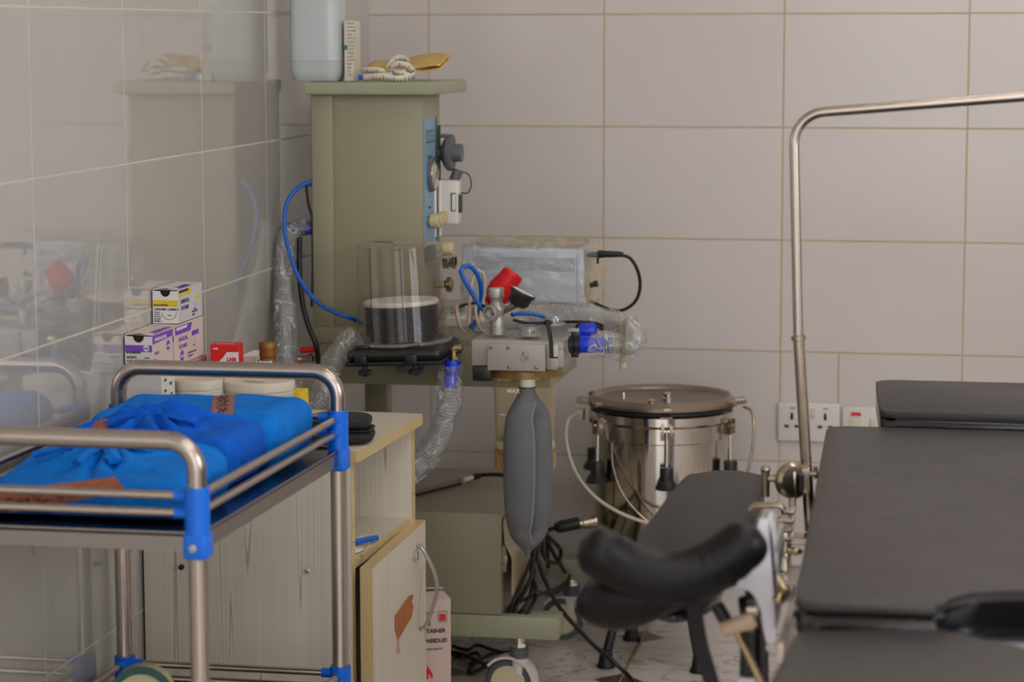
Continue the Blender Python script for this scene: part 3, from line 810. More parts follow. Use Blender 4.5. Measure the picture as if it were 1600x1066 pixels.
front_print(t, a0, a1, z0, z1, y0, 'CHROMIC CATGUT', '2/0 (3.5 METRIC)', M['blue_ink'])
# purple open box
t, a0, a1, z0, z1 = suture(-1.664, -1.561, .0495, .7945, .0640, 'purple', 'open white suture box with a purple band, nearest the trolley at the wall', True, 'paper_pink', 'paper_pink')
y0 = -1.664
MB().box((a0+.0005, y0-.0003, z1-.0275), (a1-.0004, y0, z1-.0165)).prism([V((a1, y0+.001, z1-.0015)), V((a1, -1.5615, z1-.0015)), V((a1, -1.5615, z1-.0125)), V((a1, y0+.001, z1-.0155))], (.0004, 0, 0)).prism([V((a0+.002, y0+.02, z1+.001)), V((a1-.001, y0+.014, z1+.001)), V((a1-.001, -1.563, z1+.0012)), V((a1-.012, -1.563, z1+.0012)), V((a1-.014, y0+.026, z1+.0012))], (0, 0, .0003)).cyl((a1, -1.585, z1-.026), (a1+.0004, -1.585, z1-.026), .0085, seg=26).build('purple_band', M['purple'], t, 0)
mb = MB(); sf(mb, 'SURGICAL SUTURE', y0+.011, z1-.0115, .0072, a1+.0004, .0003, .95); sf(mb, 'APEX', -1.5922, z1-.0285, .0058, a1+.0004, .0002)
MB().lathe([(0, 0), (.0052, 0), (.0052, .0003), (0, .0003)], (a1-.010, y0-.0003, z1-.0215), (0, -1, 0), 24).build('logo_oval', M['paper'], t, 0)
mb.build('white_lettering', M['paper'], t, 0)
mb = MB(); sf(mb, 'VICRYL', y0+.010, z1-.034, .0068, a1, .0002); sf(mb, '3/0', y0+.010, z1-.043, .005, a1); sf(mb, 'STERILE SUTURE', y0+.056, z0+.010, .004, a1); ff(mb, 'APEX', a1-.0142, z1-.0228, .0036, y0-.0006, .0002); mb.build('purple_printing', M['purple'], t, 0)
front_print(t, a0, a1, z0, z1, y0, 'VICRYL', '3/0 (2 METRIC)', M['black_ink'])
# purple closed box behind
t, a0, a1, z0, z1 = suture(-1.548, -1.392, .0475, .7905, .0685, 'purple', 'closed white suture box with a purple stripe, under the yellow-banded one', False, 'paper_pink', 'paper_pink')
y0 = -1.548
MB().prism([V((a1, y0+.006, z1-.003)), V((a1, y0+.096, z1-.003)), V((a1, y0+.086, z1-.0165)), V((a1, y0+.006, z1-.0165))], (.0004, 0, 0)).prism([V((a1, y0+.094, z1-.027)), V((a1, y0+.130, z1-.027)), V((a1, y0+.130, z1-.019)), V((a1, y0+.094, z1-.019))], (.0004, 0, 0)).cyl((a1, y0+.040, z0+.014), (a1+.0004, y0+.040, z0+.014), .0095, seg=26).box((a1-.011, y0-.0003, z1-.026), (a1-.0005, y0, z1-.0155)).build('purple_band', M['purple'], t, 0)
MB().prism([V((a1+.0004, y0+.012, z1-.0045)), V((a1+.0004, y0+.070, z1-.0045)), V((a1+.0004, y0+.064, z1-.009)), V((a1+.0004, y0+.012, z1-.009))], (.0003, 0, 0)).build('white_band', M['paper'], t, 0)
mb = MB(); sf(mb, 'SURGICAL', y0+.022, z1-.029, .0092, a1, .0003, 1.15); sf(mb, 'SUTURES', y0+.024, z1-.0415, .0092, a1, .0003, 1.15)
sf(mb, 'Y', y0+.108, z1-.040, .007, a1); sf(mb, 'STERILE', y0+.098, z1-.045, .0036, a1); sf(mb, 'ABSORBABLE SURGICAL', y0+.070, z0+.013, .0044, a1, .0001); sf(mb, 'SUTURES USP', y0+.070, z0+.0075, .0044, a1, .0001)
mb.build('purple_printing', M['purple'], t, 0)
mb = MB(); sf(mb, 'APEX', y0+.0325, z0+.0115, .0062, a1+.0004, .0002); mb.build('white_lettering', M['paper'], t, 0)

# tubs
def tub(c, r, z1, label):
    t = thing('plastic_tub', label, 'tub', (c[0], c[1], TOPZ), 'white tubs on the cabinet')
    h = z1-TOPZ
    MB().lathe([(r*.86, 0), (r*.88, .002), (r*.95, h-.02), (r*.95, h-.012)], (c[0], c[1], TOPZ), seg=44).build('tub', M['white_plastic'], t)
    MB().lathe([(r*.955, h-.022), (r*.985, h-.0215), (r*.985, h-.0165), (r*.965, h-.016), (r, h-.0155), (r, h-.004), (r*.97, h-.001), (r*.93, h), (r*.92, h-.002), (0, h-.002)], (c[0], c[1], TOPZ), seg=44).build('lid', M['offwhite'], t)
    return t
tb = tub((.0885, -1.556), .0425, .7740, 'smaller white plastic tub with a lid, next to the white carton on the cabinet')
squiggles([[V((.0885+.0395*math.sin(a), -1.556-.0408*math.cos(a), .7365+.006*math.sin(k*2+a*19))) for a in [(-.1+.5*k*.5)+.035*i for i in range(9)]] for k in range(2)], .0009, 'handwriting', tb, M['black_ink'])
tb = tub((.178, -1.497), .0605, .7660, 'wider white plastic tub with a stained lid, between the small tub and the plastic-wrapped hose')
squiggles([[V((.160+.003*i, -1.525+.004*math.sin(i*1.3), .7662)) for i in range(12)]], .0005, 'handwriting', tb, M['ink'])
# red medicine box behind the tubs
rb = Matrix.Translation((.088, -1.400, TOPZ)) @ Matrix.Rotation(.10, 4, 'Z')
t = thing('red_medicine_box', 'red and white medicine box standing behind the tubs', 'box', (.088, -1.400, TOPZ))
w, dpt, h = .050, .040, .1375
MB().box((-w/2, 0, 0), (w/2, dpt, h), .001).xform(rb).build('carton', M['red'], t, 20)
pts = [V((-w/2+.0005, -.0003, .001))]+[V((w/2-.0005, -.0003, .001)), V((w/2-.0005, -.0003, h-.004))]+[V((-.008-.016*math.sin(a)*1., -.0003, h-.038+.034*math.cos(a))) for a in [PI/2*i/10 for i in range(11)]]
pts = [V((-w/2+.0005, -.0003, .001)), V((w/2-.0005, -.0003, .001)), V((w/2-.0005, -.0003, h-.0125)), V((.004, -.0003, h-.0125)), V((-.003, -.0003, h-.022)), V((-.012, -.0003, h-.031)), V((-w/2+.0005, -.0003, h-.036))]
MB().prism(pts, (0, .0002, 0)).xform(rb).build('white_panel', M['paper'], t, 0)
mb = MB(); text_mb(mb, 'LNB', .0088, (.004, -.0004, h-.028), X, Z_, .0004); mb.xform(rb).build('red_lettering', M['red'], t, 0)
mb = MB(); text_mb(mb, 'MEDICINES', .0065, (-.017, .010, h+.0003), X, Y_, .0003); text_mb(mb, 'LNB', .0045, (-.020, -.0004, h-.008), X, Z_, .0002); mb.xform(rb).build('white_lettering', M['paper'], t, 0)
# plain carton behind
t = carton('small_white_carton', (.100, -1.345, TOPZ), (.128, -1.27, .7845), 'small white carton between the red medicine box and the brown-capped bottle', 'box', 'paper')
mb = MB()
for k in range(4): sf(mb, 'IIII', -1.335, .772-.007*k, .006, .1282, .0002)
mb.build('printing', M['black_ink'], t, 0)
# bottle
t = thing('medicine_bottle', 'clear glass bottle with a bronze screw cap on the cabinet', 'bottle', (.1545, -1.362, TOPZ))
MB().lathe([(.020, 0), (.0225, .003), (.0225, .075), (.019, .092), (.0135, .102), (.0135, .116)], (.1545, -1.362, TOPZ), seg=30).build('bottle', M['glass'], t)
MB().lathe([(.0150, .108), (.0150, .1125), (.0140, .1135), (.0152, .1150), (.0152, .1275), (.0160, .1285), (.0160, .1375), (.0148, .1395), (0, .1395)], (.1545, -1.362, TOPZ), seg=30).build('cap', M['bottle_cap'], t)
# little yellow carton and red tube beyond the wide tub
carton('yellow_carton', (P(452, 616, -1.42).x, -1.42, TOPZ), (P(470, 616, -1.42).x, -1.37, P(460, 613, -1.42).z), 'small yellow carton just past the wide tub on the cabinet', 'box', 'yellow')
# black pouch
pm = Matrix.Translation((.332, -1.548, 0)) @ Matrix.Rotation(.15, 4, 'Z')
t = thing('black_pouch', 'soft black zip pouch on the near corner of the wooden cabinet', 'pouch', (.332, -1.548, TOPZ))
def pouch_r(q): return 1+.05*noise.noise(q*38)
def sup(c, h, e=.45, seg=40, rings=18, nz=0.):
    mb = MB(); R = []
    for j in range(1, rings):
        ph = -PI/2+PI*j/rings; ring = []
        for i in range(seg):
            th = 2*PI*i/seg
            s = lambda v, p: math.copysign(abs(v)**p, v)
            q = V((s(math.cos(ph), .6)*s(math.cos(th), e)*h[0], s(math.cos(ph), .6)*s(math.sin(th), e)*h[1], s(math.sin(ph), .7)*h[2]))
            if nz: q *= 1+nz*noise.noise(q*40)
            ring.append(V(c)+q)
        R.append(ring)
    return mb.ring_skin(R)
sup((0, 0, TOPZ+.0125), (.056, .042, .012), nz=.03).xform(pm).build('lower_half', M['strap'], t, 60)
sup((-.002, .002, TOPZ+.035), (.053, .040, .0125), nz=.05).xform(pm).build('upper_half', M['strap'], t, 60)
sup((0, 0, TOPZ+.0238), (.0565, .0425, .0022)).xform(pm).build('zip', M['black_rubber'], t, 60)
# syringe packets on the shelf
t = thing('syringe_packet', 'blue syringe in a clear packet on the open cabinet shelf', 'syringe packet', (.345, -1.46, .4865))
a, b = V((.325, -1.52, .4925)), V((.369, -1.455, .4925))
MB().tube([a, a.lerp(b, .5), b], .0052, 14).build('barrel', M['blue_hose'], t)
MB().quad([a+V((-.03, -.02, -.004)), b+V((.004, -.016, -.004)), b+V((-.010, .018, .004)), a+V((-.04, .02, .006))]).build('packet', M['film'], t, 0, .0003)
t = thing('paper_packet', 'white paper packet lying beside the blue syringe on the shelf', 'packet', (.335, -1.55, .4865))
MB().prism([V((.305, -1.567, .4885)), V((.362, -1.560, .4885)), V((.366, -1.535, .4885)), V((.310, -1.538, .4885))], (0, 0, .004), .0012).build('packet', M['paper'], t)
# ================================================================== ANAESTHESIA MACHINE
A = thing('anesthesia_machine', 'olive green anaesthesia machine cart on casters standing in the corner', 'anaesthesia machine', (.3, -.5, 0))
MB().prism([V((.071, -.80, 1.224)), V((.321, -.80, 1.224)), V((.324, -.475, 1.224)), V((.071, -.475, 1.224))], (0, 0, .0245), .004, 3).build('top_shelf', M['green_top'], A)
col = MB().box((.080, -.776, .735), (.298, -.615, 1.224), .002).build('column', M['green'], A)
MB().box((.080, -.614, .735), (.215, -.46, 1.224), .002).build('rear_housing', M['green'], A)
MB().box((.078, -.783, .768), (.120, -.770, 1.224), .0015).build('corner_post', M['green'], A)
MB().box((.078, -.784, .735), (.300, -.60, .768), .002).build('column_base', M['green'], A)
# front panel, faces the room
fp = MB().box((.298, -.765, .925), (.3005, -.665, 1.178), .0005).build('control_panel', M['panel_blue'], A, 0)
MB().box((.3003, -.668, .93), (.3015, -.660, 1.178)).build('panel_edge', M['dark_line'], fp, 0)
MB().box((.298, -.640, .94), (.3025, -.628, 1.160)).build('panel_edge', M['dark_line'], fp, 0)
mb = MB()
for k in range(5): mb.box((.3006, -.752+.017*k, 1.130), (.3010, -.7505+.017*k, 1.152))
mb.box((.3006, -.752, 1.129), (.3010, -.684, 1.1305)).box((.3006, -.752, 1.152), (.3010, -.684, 1.1535))
for z in (1.10, 1.085, 1.06, 1.0, .97): mb.box((.3006, -.735, z), (.3010, -.715, z+.004))
mb.build('printing', M['black_ink'], fp, 0)
pg = MB().lathe([(.036, 0), (.036, .006), (.033, .008), (.032, .006), (0, .006)], (.3005, -.712, 1.068), (1, 0, 0), 36).build('pressure_gauge', M['grey_plastic'], A)
MB().lathe([(0, 0), (.031, 0), (.0305, .004), (.02, .0065), (0, .008)], (.3065, -.712, 1.068), (1, 0, 0), 36).build('dial_glass', M['chrome'], pg)
# flowmeter tubes and cream knobs
for k in range(3):
    y = -.735+.035*k
    kb = MB().cyl((.3, y, .9755-.0), (.305, y, .9755), .006).lathe([(.010, 0), (.0135, .002), (.0135, .016), (.012, .018), (0, .018)], (.3035, y, .9755), (1, 0, 0), 16).build('flow_knob', M['cream_plastic'], A, 30)
kb = MB().cyl((.3, -.70, .918), (.322, -.70, .918), .005).lathe([(.010, 0), (.0135, .002), (.0135, .020), (.012, .023), (0, .023)], (.320, -.70, .918), (1, 0, 0), 16).build('flow_knob', M['cream_plastic'], A, 30)
MB().box((.2985, -.760, .898), (.312, -.722, .927), .001).build('meter_block', M['grey_plastic'], A, 20)
MB().cyl((.300, -.676, .94), (.300, -.676, 1.05), .004).cyl((.3045, -.65, .94), (.3045, -.65, 1.05), .004).build('flow_tube', M['white_plastic'], A)
vb = MB().cyl((.299, -.655, .889), (.338, -.655, .889), .011).lathe([(.0145, 0), (.0145, .012), (.012, .013), (.012, .018), (.0145, .019), (.0145, .026)], (.312, -.655, .889), (1, 0, 0), 8).build('outlet_valve', M['chrome'], A, 30)
# grey round vaporiser mount + white sensor box
MB().box((.299, -.640, 1.135), (.322, -.622, 1.1425), .002).cyl((.295, -.63, 1.105), (.312, -.63, 1.105), .012).lathe([(.004, -.002), (.012, .002), (.030, .012), (.036, .018), (.0365, .021), (.0365, .027), (.018, .028), (.018, .046), (0, .046)], (.3005, -.63, 1.105), (1, 0, 0), 32).build('mask_holder', M['grey_plastic'], A)
sb = MB().box((.3005, -.648, .962), (.3415, -.612, 1.051), .004, 3).build('sensor_box', M['white_plastic'], A)
MB().box((.3415, -.645, .985), (.3445, -.618, 1.022), .001).box((.327, -.6495, .989), (.3375, -.6478, 1.026), .001).build('sensor_window', M['dark_line'], sb, 20)
MB().box((.3295, -.651, .991), (.3370, -.6490, 1.024), .001).build('sensor_cover', M['white_plastic'], sb, 20)
MB().cyl((.330, -.63, 1.05), (.339, -.63, 1.071), .0105).build('sensor_plug', M['grey_plastic'], sb)
MB().tube(resample(catmull([V((0.343, -.63, 1.068)), V((0.360, -.632, 1.062)), V((0.366, -.634, 1.040)), V((0.358, -.636, 1.025)), V((0.345, -.638, 1.026))], 10), .004), .0015, 8).build('sensor_wire', M['dark_line'], sb, 60)
# side connections on the wall side
MB().cyl((.062, -.77, 1.050), (.081, -.77, 1.050), .005).cyl((.068, -.77, 1.050), (.072, -.77, 1.050), .0075, seg=6).build('gas_inlet', M['brass'], A, 30)
# small side shelf
MB().box((.29, -.715, .800), (.345, -.60, .806), .001).box((.29, -.715, .778), (.345, -.60, .784), .001).box((.29, -.715, .783), (.345, -.711, .801)).box((.29, -.604, .783), (.345, -.600, .801)).build('side_shelf', M['green_top'], A, 20)
MB().cyl((.300, -.68, .845), (.333, -.68, .845), .008).lathe([(.008, 0), (.015, .004), (.0155, .012), (.008, .016)], (.322, -.68, .845), (1, 0, 0), 20).build('gas_outlet', M['brass'], A)
# worktop
wt = MB().box((.085, -.780, .655), (.552, -.46, .735), .002).build('worktop', M['green'], A)
# rear legs between base and worktop
for lx in (.088,):
    MB().box((lx, -.42, .18), (lx+.048, -.372, .66), .002).build('upright', M['green'], A)
# drawer cabinet
dc = MB().box((.085, -.75, .192), (.447, -.27, .397), .002).build('drawer_cabinet', M['green'], A)
dw = MB().prism([V((.450, -.742, .375)), V((.453, -.742, .388)), V((.456, -.742, .375)), V((.456, -.742, .337)), V((.470, -.742, .308)), V((.470, -.742, .232)), V((.467, -.742, .232)), V((.467, -.742, .307)), V((.453, -.742, .336))], (0, .40, 0)).build('drawer', M['cream_paint'], A, 20)
MB().box((.4475, -.738, .278), (.4555, -.34, .33)).build('drawer_side', M['green'], dw, 0)
MB().box((.4475, -.7405, .295), (.4575, -.7375, .310), .001).build('latch', M['chrome'], dw, 20)
MB().box((.4472, -.735, .338), (.4495, -.34, .36)).build('drawer_gap', M['black_plastic'], dw, 0)
# base frame
MB().box((.06, -.75, .1445), (.5625, -.69, .1905), .003).build('base_beam', M['green_top'], A)
MB().box((.06, -.20, .140), (.53, -.14, .187), .003).build('base_beam', M['green_top'], A)
MB().box((.09, -.70, .150), (.16, -.19, .186), .002).build('base_side', M['green'], A)
MB().box((.38, -.70, .150), (.447, -.19, .186), .002).build('base_side', M['green'], A)
def m_caster(cx, cy_, fx, fy, top):
    r = .049 if cy_ < -.5 else .047
    ax = V((fx, fy, 0)).normalized()          # wheel axis
    side = V((-ax.y, ax.x, 0))
    c = V((cx, cy_, r))
    k = MB().cyl((cx+side.x*.02, cy_+side.y*.02, .112), (cx+side.x*.02, cy_+side.y*.02, top), .011).cyl((cx+side.x*.02, cy_+side.y*.02, .122), (cx+side.x*.02, cy_+side.y*.02, .130), .0155, seg=6).build('caster', M['chrome'], A, 30)
    MB().lathe([(.0165, .1), (.0185, .101), (.0185, .121), (.0165, .1225), (0, .1225)], (cx+side.x*.02, cy_+side.y*.02, 0), seg=28).build('collar', M['caster_grey'], k)
    hood = MB()
    n = 16
    for q in (-1, 1):
        pts = [c+ax*(.018*q)+side*(math.cos(a)*(r+.006))+V((0, 0, math.sin(a)*(r+.006))) for a in [PI*i/n*.9+.05 for i in range(n+1)]]
    R = []
    for i in range(n+1):
        a = PI*(-.02+.80*i/n); d = side*math.cos(a)+V((0, 0, math.sin(a)))
        o, i_ = c+d*(r+.0065), c+d*(r+.0015)
        R.append([o-ax*.019, o+ax*.019, i_+ax*.019, i_-ax*.019])
    hood.ring_skin(R)
    hood.cyl((cx+side.x*.02, cy_+side.y*.02, r+.02), (cx+side.x*.02, cy_+side.y*.02, .101), .0168)
    hood.build('fork', M['white_plastic'], k)
    wmb = MB().lathe([(r*.72, -.014), (r*.93, -.013), (r, -.008), (r, .008), (r*.93, .013), (r*.72, .014)], c, ax, 44, cap=False).build('tyre', M['caster_grey'], k)
    MB().lathe([(0, -.0165), (r*.70, -.0155), (r*.76, -.0125), (r*.76, .0125), (r*.70, .0155), (0, .0165)], c, ax, 44).build('hub', M['caster_cream'], k)
m_caster(.459, -.722, -.10, -1, .1447)
m_caster(.475, -.170, -.05, -1, .1402)
m_caster(.100, -.722, -.10, -1, .1447)
m_caster(.100, -.170, -.05, -1, .1402)

# ------------------------------------------------------------------ on the top shelf
SZ = 1.2492
t = thing('translucent_jerrycan', 'milky translucent plastic bottle on the top shelf of the green machine', 'bottle', (.0975, -.755, SZ))
jr = [(.041, 0), (.0445, .004), (.0495, .024), (.0495, .040), (.0505, .042), (.0495, .046), (.0505, .050), (.0495, .054), (.0495, .24), (.042, .265), (.024, .285), (.020, .30)]
jx = P(497.5, 90, -.735).x
MB().lathe(jr, (jx, -.735, SZ), seg=44, rf=lambda a, z: 1/max(abs(math.cos(a))**6+abs(math.sin(a))**6, 1e-6)**(1/6)*.99 if z < .26 else 1).build('bottle', M['milky'], t)
MB().lathe([(.022, .30), (.0235, .302), (.0235, .322), (.022, .324), (0, .324)], (jx, -.735, SZ), seg=30).build('cap', M['white_plastic'], t)
kx = P(538, 100, -.745).x-.151
t = carton('medicine_carton', (.151+kx, -.745, SZ), (.170+kx, -.690, SZ+.118), 'tall narrow white carton with a green dot, beside the milky bottle on the machine', 'box', 'offwhite')
MB().lathe([(0, 0), (.0048, 0), (.0048, .0004), (0, .0004)], (.1535+kx, -.7452, SZ+.066), (0, -1, 0), 20).build('green_mark', mat('green_print', (10, 130, 50), .5), t, 0)
mb = MB()
for k in range(15): ff(mb, ['Each tab', 'contains', 'B.P. 10mg', 'Store', 'below 30', 'Keep out', 'of reach', 'of child', 'Dosage', 'as told', 'by doctor', 'Batch', 'Mfg', 'Exp', 'M.R.P.'][k], .1575+kx, SZ+.112-.0072*k, .0042, -.7452)
mb.build('printing', M['black_ink'], t, 0)
# crumpled envelope and measuring tape
t = thing('manila_envelope', 'crumpled yellow manila envelope on top of the green machine', 'envelope', (.235, -.60, SZ))
def env_f(u, v):
    x = .150+.160*u; y = -.66+.10*v
    z = SZ+.014+.014*u+.024*v+.003*math.sin(u*7+v*3)+.005*noise.noise(V((u*4, v*4, 3)))+.010*(1-v)*(u > .2)*math.sin(u*PI)*.5
    return V((x, y, z))
MB().grid(env_f, 30, 14).build('sheet', M['manila'], t, 60, .0015)
MB().grid(lambda u, v: env_f(u, v)-V((-.002, .004, .006+.003*math.sin(u*9))), 30, 14).build('sheet', M['manila'], t, 60, .0015)
t = thing('measuring_tape', 'white measuring tape bundled in loose loops before the manila envelope', 'measuring tape', (.25, -.735, SZ))
rr = random.Random(11)
def ribbon(pts, w, up=(0, 0, 1), n=10, mat_='offwhite', nm='band', parent=None, tick=None):
    path = resample(catmull(pts, n), .0035); mb = MB(); vs = []
    for i, p in enumerate(path):
        d = (path[min(i+1, len(path)-1)]-path[max(i-1, 0)]).normalized()
        u = V(up)+V((0, -.35, 0)); u = (u-d*u.dot(d)).normalized()
        vs.append((mb.bm.verts.new(p-u*w/2), mb.bm.verts.new(p+u*w/2)))
    for a, b in zip(vs, vs[1:]): mb.bm.faces.new((a[0], b[0], b[1], a[1]))
    o = mb.build(nm, M[mat_], parent, 60, .0006)
    if tick is not None:
        for i in range(2, len(path)-1, 2):
            p = path[i]; d = (path[i+1]-path[i-1]).normalized(); u = V(up)+V((0, -.35, 0)); u = (u-d*u.dot(d)).normalized(); nn = d.cross(u)
            L = .35 if i % 6 else .75
            for q in (-1, 1):
                tick.quad([p+nn*.0007*q-u*w*.5-d*.0006, p+nn*.0007*q-u*w*.5+d*.0006, p+nn*.0007*q+u*w*(L-.5)+d*.0006, p+nn*.0007*q+u*w*(L-.5)-d*.0006])
    return o
tk = MB()
for pts in ([(.172, -.752, SZ+.009), (.20, -.765, SZ+.010), (.235, -.758, SZ+.012), (.255, -.74, SZ+.016), (.262, -.735, SZ+.036), (.245, -.735, SZ+.046), (.228, -.74, SZ+.034), (.222, -.745, SZ+.016)],
            [(.222, -.745, SZ+.016), (.20, -.755, SZ+.022), (.175, -.75, SZ+.020), (.168, -.735, SZ+.012)],
            [(.222, -.748, SZ+.02), (.245, -.765, SZ+.018), (.270, -.758, SZ+.010), (.276, -.74, SZ+.014), (.27, -.73, SZ+.02), (.262, -.742, SZ+.030), (.245, -.752, SZ+.034), (.23, -.75, SZ+.026)],
            [(.18, -.772, SZ+.006), (.21, -.776, SZ+.010), (.245, -.77, SZ+.006), (.268, -.762, SZ+.006)]):
    ribbon(pts, .0135, parent=t, tick=tk)
tk.build('tape_marks', M['black_ink'], t, 0)
MB().box((.166, -.760, SZ+.003), (.1715, -.750, SZ+.0135), .001).build('end_clip', M['blue_plastic'], t)

# ================================================================== BELLOWS UNIT
Bt = thing('ventilator_bellows', 'smoky clear dome over black pleated bellows on a black base plate', 'ventilator bellows', (.285, -.89, .72))
TL = Matrix.Translation((.2825, -.885, .757)) @ Matrix.Rotation(math.radians(-2.6), 4, 'Y')
base = MB().box((-.090, -.098, -.030), (.096, .088, -.004), .018, 4).xform(TL).build('base_plate', M['black_plastic'], Bt)
MB().box((-.092, -.100, -.036), (.098, .090, -.028), .006, 3).xform(TL).build('base_rim', M['black_rubber'], base)
for bx in (-.060, .038):
    cl = MB().box((bx-.012, -.1035, -.034), (bx+.012, -.085, -.014), .003).xform(TL).build('clamp', M['black_plastic'], Bt)
    MB().cyl((bx+.006, -.092, -.056), (bx+.006, -.092, -.032), .005).lathe([(.0055, -.054), (.0125, -.053), (.0125, -.044), (.0055, -.043)], (bx+.006, -.092, 0), seg=26, rf=lambda a, z: 1+.09*math.cos(a*7)).xform(TL).build('thumb_screw', M['black_rubber'], cl)
    MB().box((bx-.013, -.088, -.006), (bx+.013, -.072, .002), .003).xform(TL).build('clip', M['black_plastic'], cl)
dome = MB().lathe([(.094, -.003), (.094, .002), (.089, .004), (.0875, .010), (.0815, .178), (.0795, .186), (.074, .189), (.0, .1905)], (0, 0, 0), seg=72).xform(TL).build('dome', M['dome'], Bt)
MB().torus((0, 0, .0005), (0, 0, 1), .0925, .0035, 64, 10).xform(TL).build('dome_flange', M['clear'], dome)
MB().torus((0, 0, .1855), (0, 0, 1), .0785, .0014, 64, 8).xform(TL).build('dome_rim', M['clear'], dome)
seam = MB()
for a in (-1.30, -2.05):
    ca_, sa_ = math.cos(a), math.sin(a)
    seam.tube([V((ca_*.0888, sa_*.0888, .006)), V((ca_*.0822, sa_*.0822, .176)), V((ca_*.080, sa_*.080, .1855))], .0007, 6)
seam.tube([V((math.cos(-1.3)*.080, math.sin(-1.3)*.080, .1862)), V((-.01, -.02, .1913)), V((-.055, .03, .1905))], .0007, 6)
seam.xform(TL).build('moulding_line', M['cable'], dome, 60)
prof = []
for k in range(9):
    z = .012+.0062*k
    prof += [(.0665, z), (.0705, z+.0018), (.0705, z+.0032), (.0665, z+.0050)]
MB().lathe([(.062, .002), (.063, .012)]+prof+[(.0665, .070)], (0, 0, 0), seg=60).xform(TL).build('bellows', M['black_rubber'], Bt, 25)
MB().lathe([(0, .070), (.0705, .070), (.0725, .072), (.0725, .077), (.0705, .079), (0, .0795)], (0, 0, 0), seg=60).xform(TL).build('bellows_top', M['white_plastic'], Bt)
MB().box((.235, -.800, .715), (.33, -.7805, .735), .002).cyl((.282, -.85, .70), (.282, -.85, .722), .02).box((.262, -.86, .690), (.302, -.7805, .702)).build('mounting_bracket', M['grey_plastic'], Bt)

M['plate_grey'] = mat('satin_grey_plate', (166, 161, 155), .45, .15)
# ================================================================== CO2 ABSORBER
Ab = thing('carbon_dioxide_absorber', 'grey metal absorber block with valves above an amber-rimmed clear canister', 'absorber', (.52, -.88, .52))
yb = -.960
# block
MB().box((.432, yb, .722), (.6085, -.80, .7715), .003).build('block', M['grey_paint'], Ab)
pl = MB().box((.4645, yb-.009, .7155), (.5745, yb-.0005, .7665), .0012).build('front_plate', M['plate_grey'], Ab)
for sx_, sz_ in ((.4715, .7595), (.5045, .7595), (.5065, .7225), (.5585, .7225)):
    MB().lathe([(.0034, 0), (.0034, .0015), (.0022, .002), (.0016, .0008), (0, .0008)], (sx_, yb-.009, sz_), (0, -1, 0), 16).build('screw', M['brass'], pl)
dm = MB().lathe([(0, 0), (.0115, 0), (.0115, .0003), (0, .0003)], (.5335, yb-.0092, .743), (0, -1, 0), 26).build('switch_symbol', M['grey_paint'], pl, 0)
mb = MB(); yq = yb-.0098
mb.tube([V((.5325, yq, .7525)), V((.5325, yq, .747)), V((.529, yq, .742)), V((.529, yq, .737)), V((.5325, yq, .733)), V((.536, yq, .737)), V((.536, yq, .741)), V((.5335, yq, .747)), V((.5335, yq, .7525))], .00035, 5)
mb.torus((.5395, yq, .7405), (0, 1, 0), .0028, .0004, 16, 5); mb.build('bag_drawing', M['black_ink'], dm, 60)
# side bracket with a slot, black selector lever
sl = MB().box((.5765, yb-.006, .7185), (.5985, yb-.003, .7665), .002).build('slotted_plate', M['alu'], Ab)
MB().box((.5815, yb-.0066, .7405), (.5985, yb-.0059, .7435)).build('slot', M['black_plastic'], sl, 0)
MB().tube([P(862, 557, yb-.008), P(861, 535, yb-.009), P(858, 515, yb-.009), P(855, 504, yb-.008)], .0062, 12, flat=.6).ball(P(856, 504, yb-.008), (.0082, .006, .005)).build('selector_lever', M['black_plastic'], Ab, 60)
# black valve box at the lower left, brass elbow
MB().box((.434, yb-.002, .693), (.470, -.85, .7215), .003).build('drain_valve', M['black_plastic'], Ab)
e0 = P(722, 545, yb+.012); e1 = P(709, 543, yb+.012); e2 = P(709, 560, yb+.012)
el = MB().tube(bend([e0, e1, e2], .008, 5), .0075, 16).lathe([(.0085, 0), (.0105, .001), (.0105, .007), (.0085, .008)], P(709, 556, yb+.012), (0, 0, -1), 6).cyl(P(709, 558, yb+.012), P(708, 566, yb+.012), .007).build('elbow', M['brass'], Ab, 30)
# relief valve (silver) and pressure gauge (black)
rv = P(778, 522, yb+.045); rt = P(775, 450, yb+.045)
d = (rt-rv); Lh = d.length
av = MB().lathe([(.0145, 0), (.0145, Lh*.16), (.0135, Lh*.165), (.0135, Lh*.32), (.0125, Lh*.34), (.0125, Lh*.42), (.0155, Lh*.47), (.0160, Lh*.58), (.0145, Lh*.62), (.0115, Lh*.68), (.0105, Lh*.70), (.0115, Lh*.73), (.0125, Lh*.76), (.0105, Lh*.79), (.0142, Lh*.80), (.0148, Lh*.83), (.0148, Lh*.96), (.0135, Lh), (0, Lh)], rv, d, 36).build('relief_valve', M['alu'], Ab)
pc_ = P(777, 488, yb+.045); pdir = V((-.42, -.9, .02)).normalized()
MB().lathe([(.009, 0), (.0105, .012), (.0150, .014), (.0150, .026), (.0142, .0275), (.0120, .0275), (.0112, .018), (.0045, .014), (0, .014)], pc_, pdir, 36).build('outlet_port', M['alu'], av)
MB().cyl(pc_+pdir*.0145, pc_+pdir*.0150, .0048).build('port_hole', M['black_plastic'], av, 0)
gd = V((.44, .05, .90)).normalized(); gc = P(811, 470, yb+.030)
gg = MB().lathe([(.005, -.012), (.0150, -.010), (.0200, -.003), (.0222, .012), (.0255, .0135), (.0258, .018), (.0245, .0195), (.0225, .0185), (0, .0175)], gc, gd, 44, rf=lambda a, z: 1+(.03*math.cos(a*18) if z < .01 else 0)).build('manometer', M['black_plastic'], Ab)
MB().lathe([(0, .0178), (.0220, .0187), (.0220, .0192), (0, .0195)], gc, gd, 40).build('dial', M['white_plastic'], gg, 0)
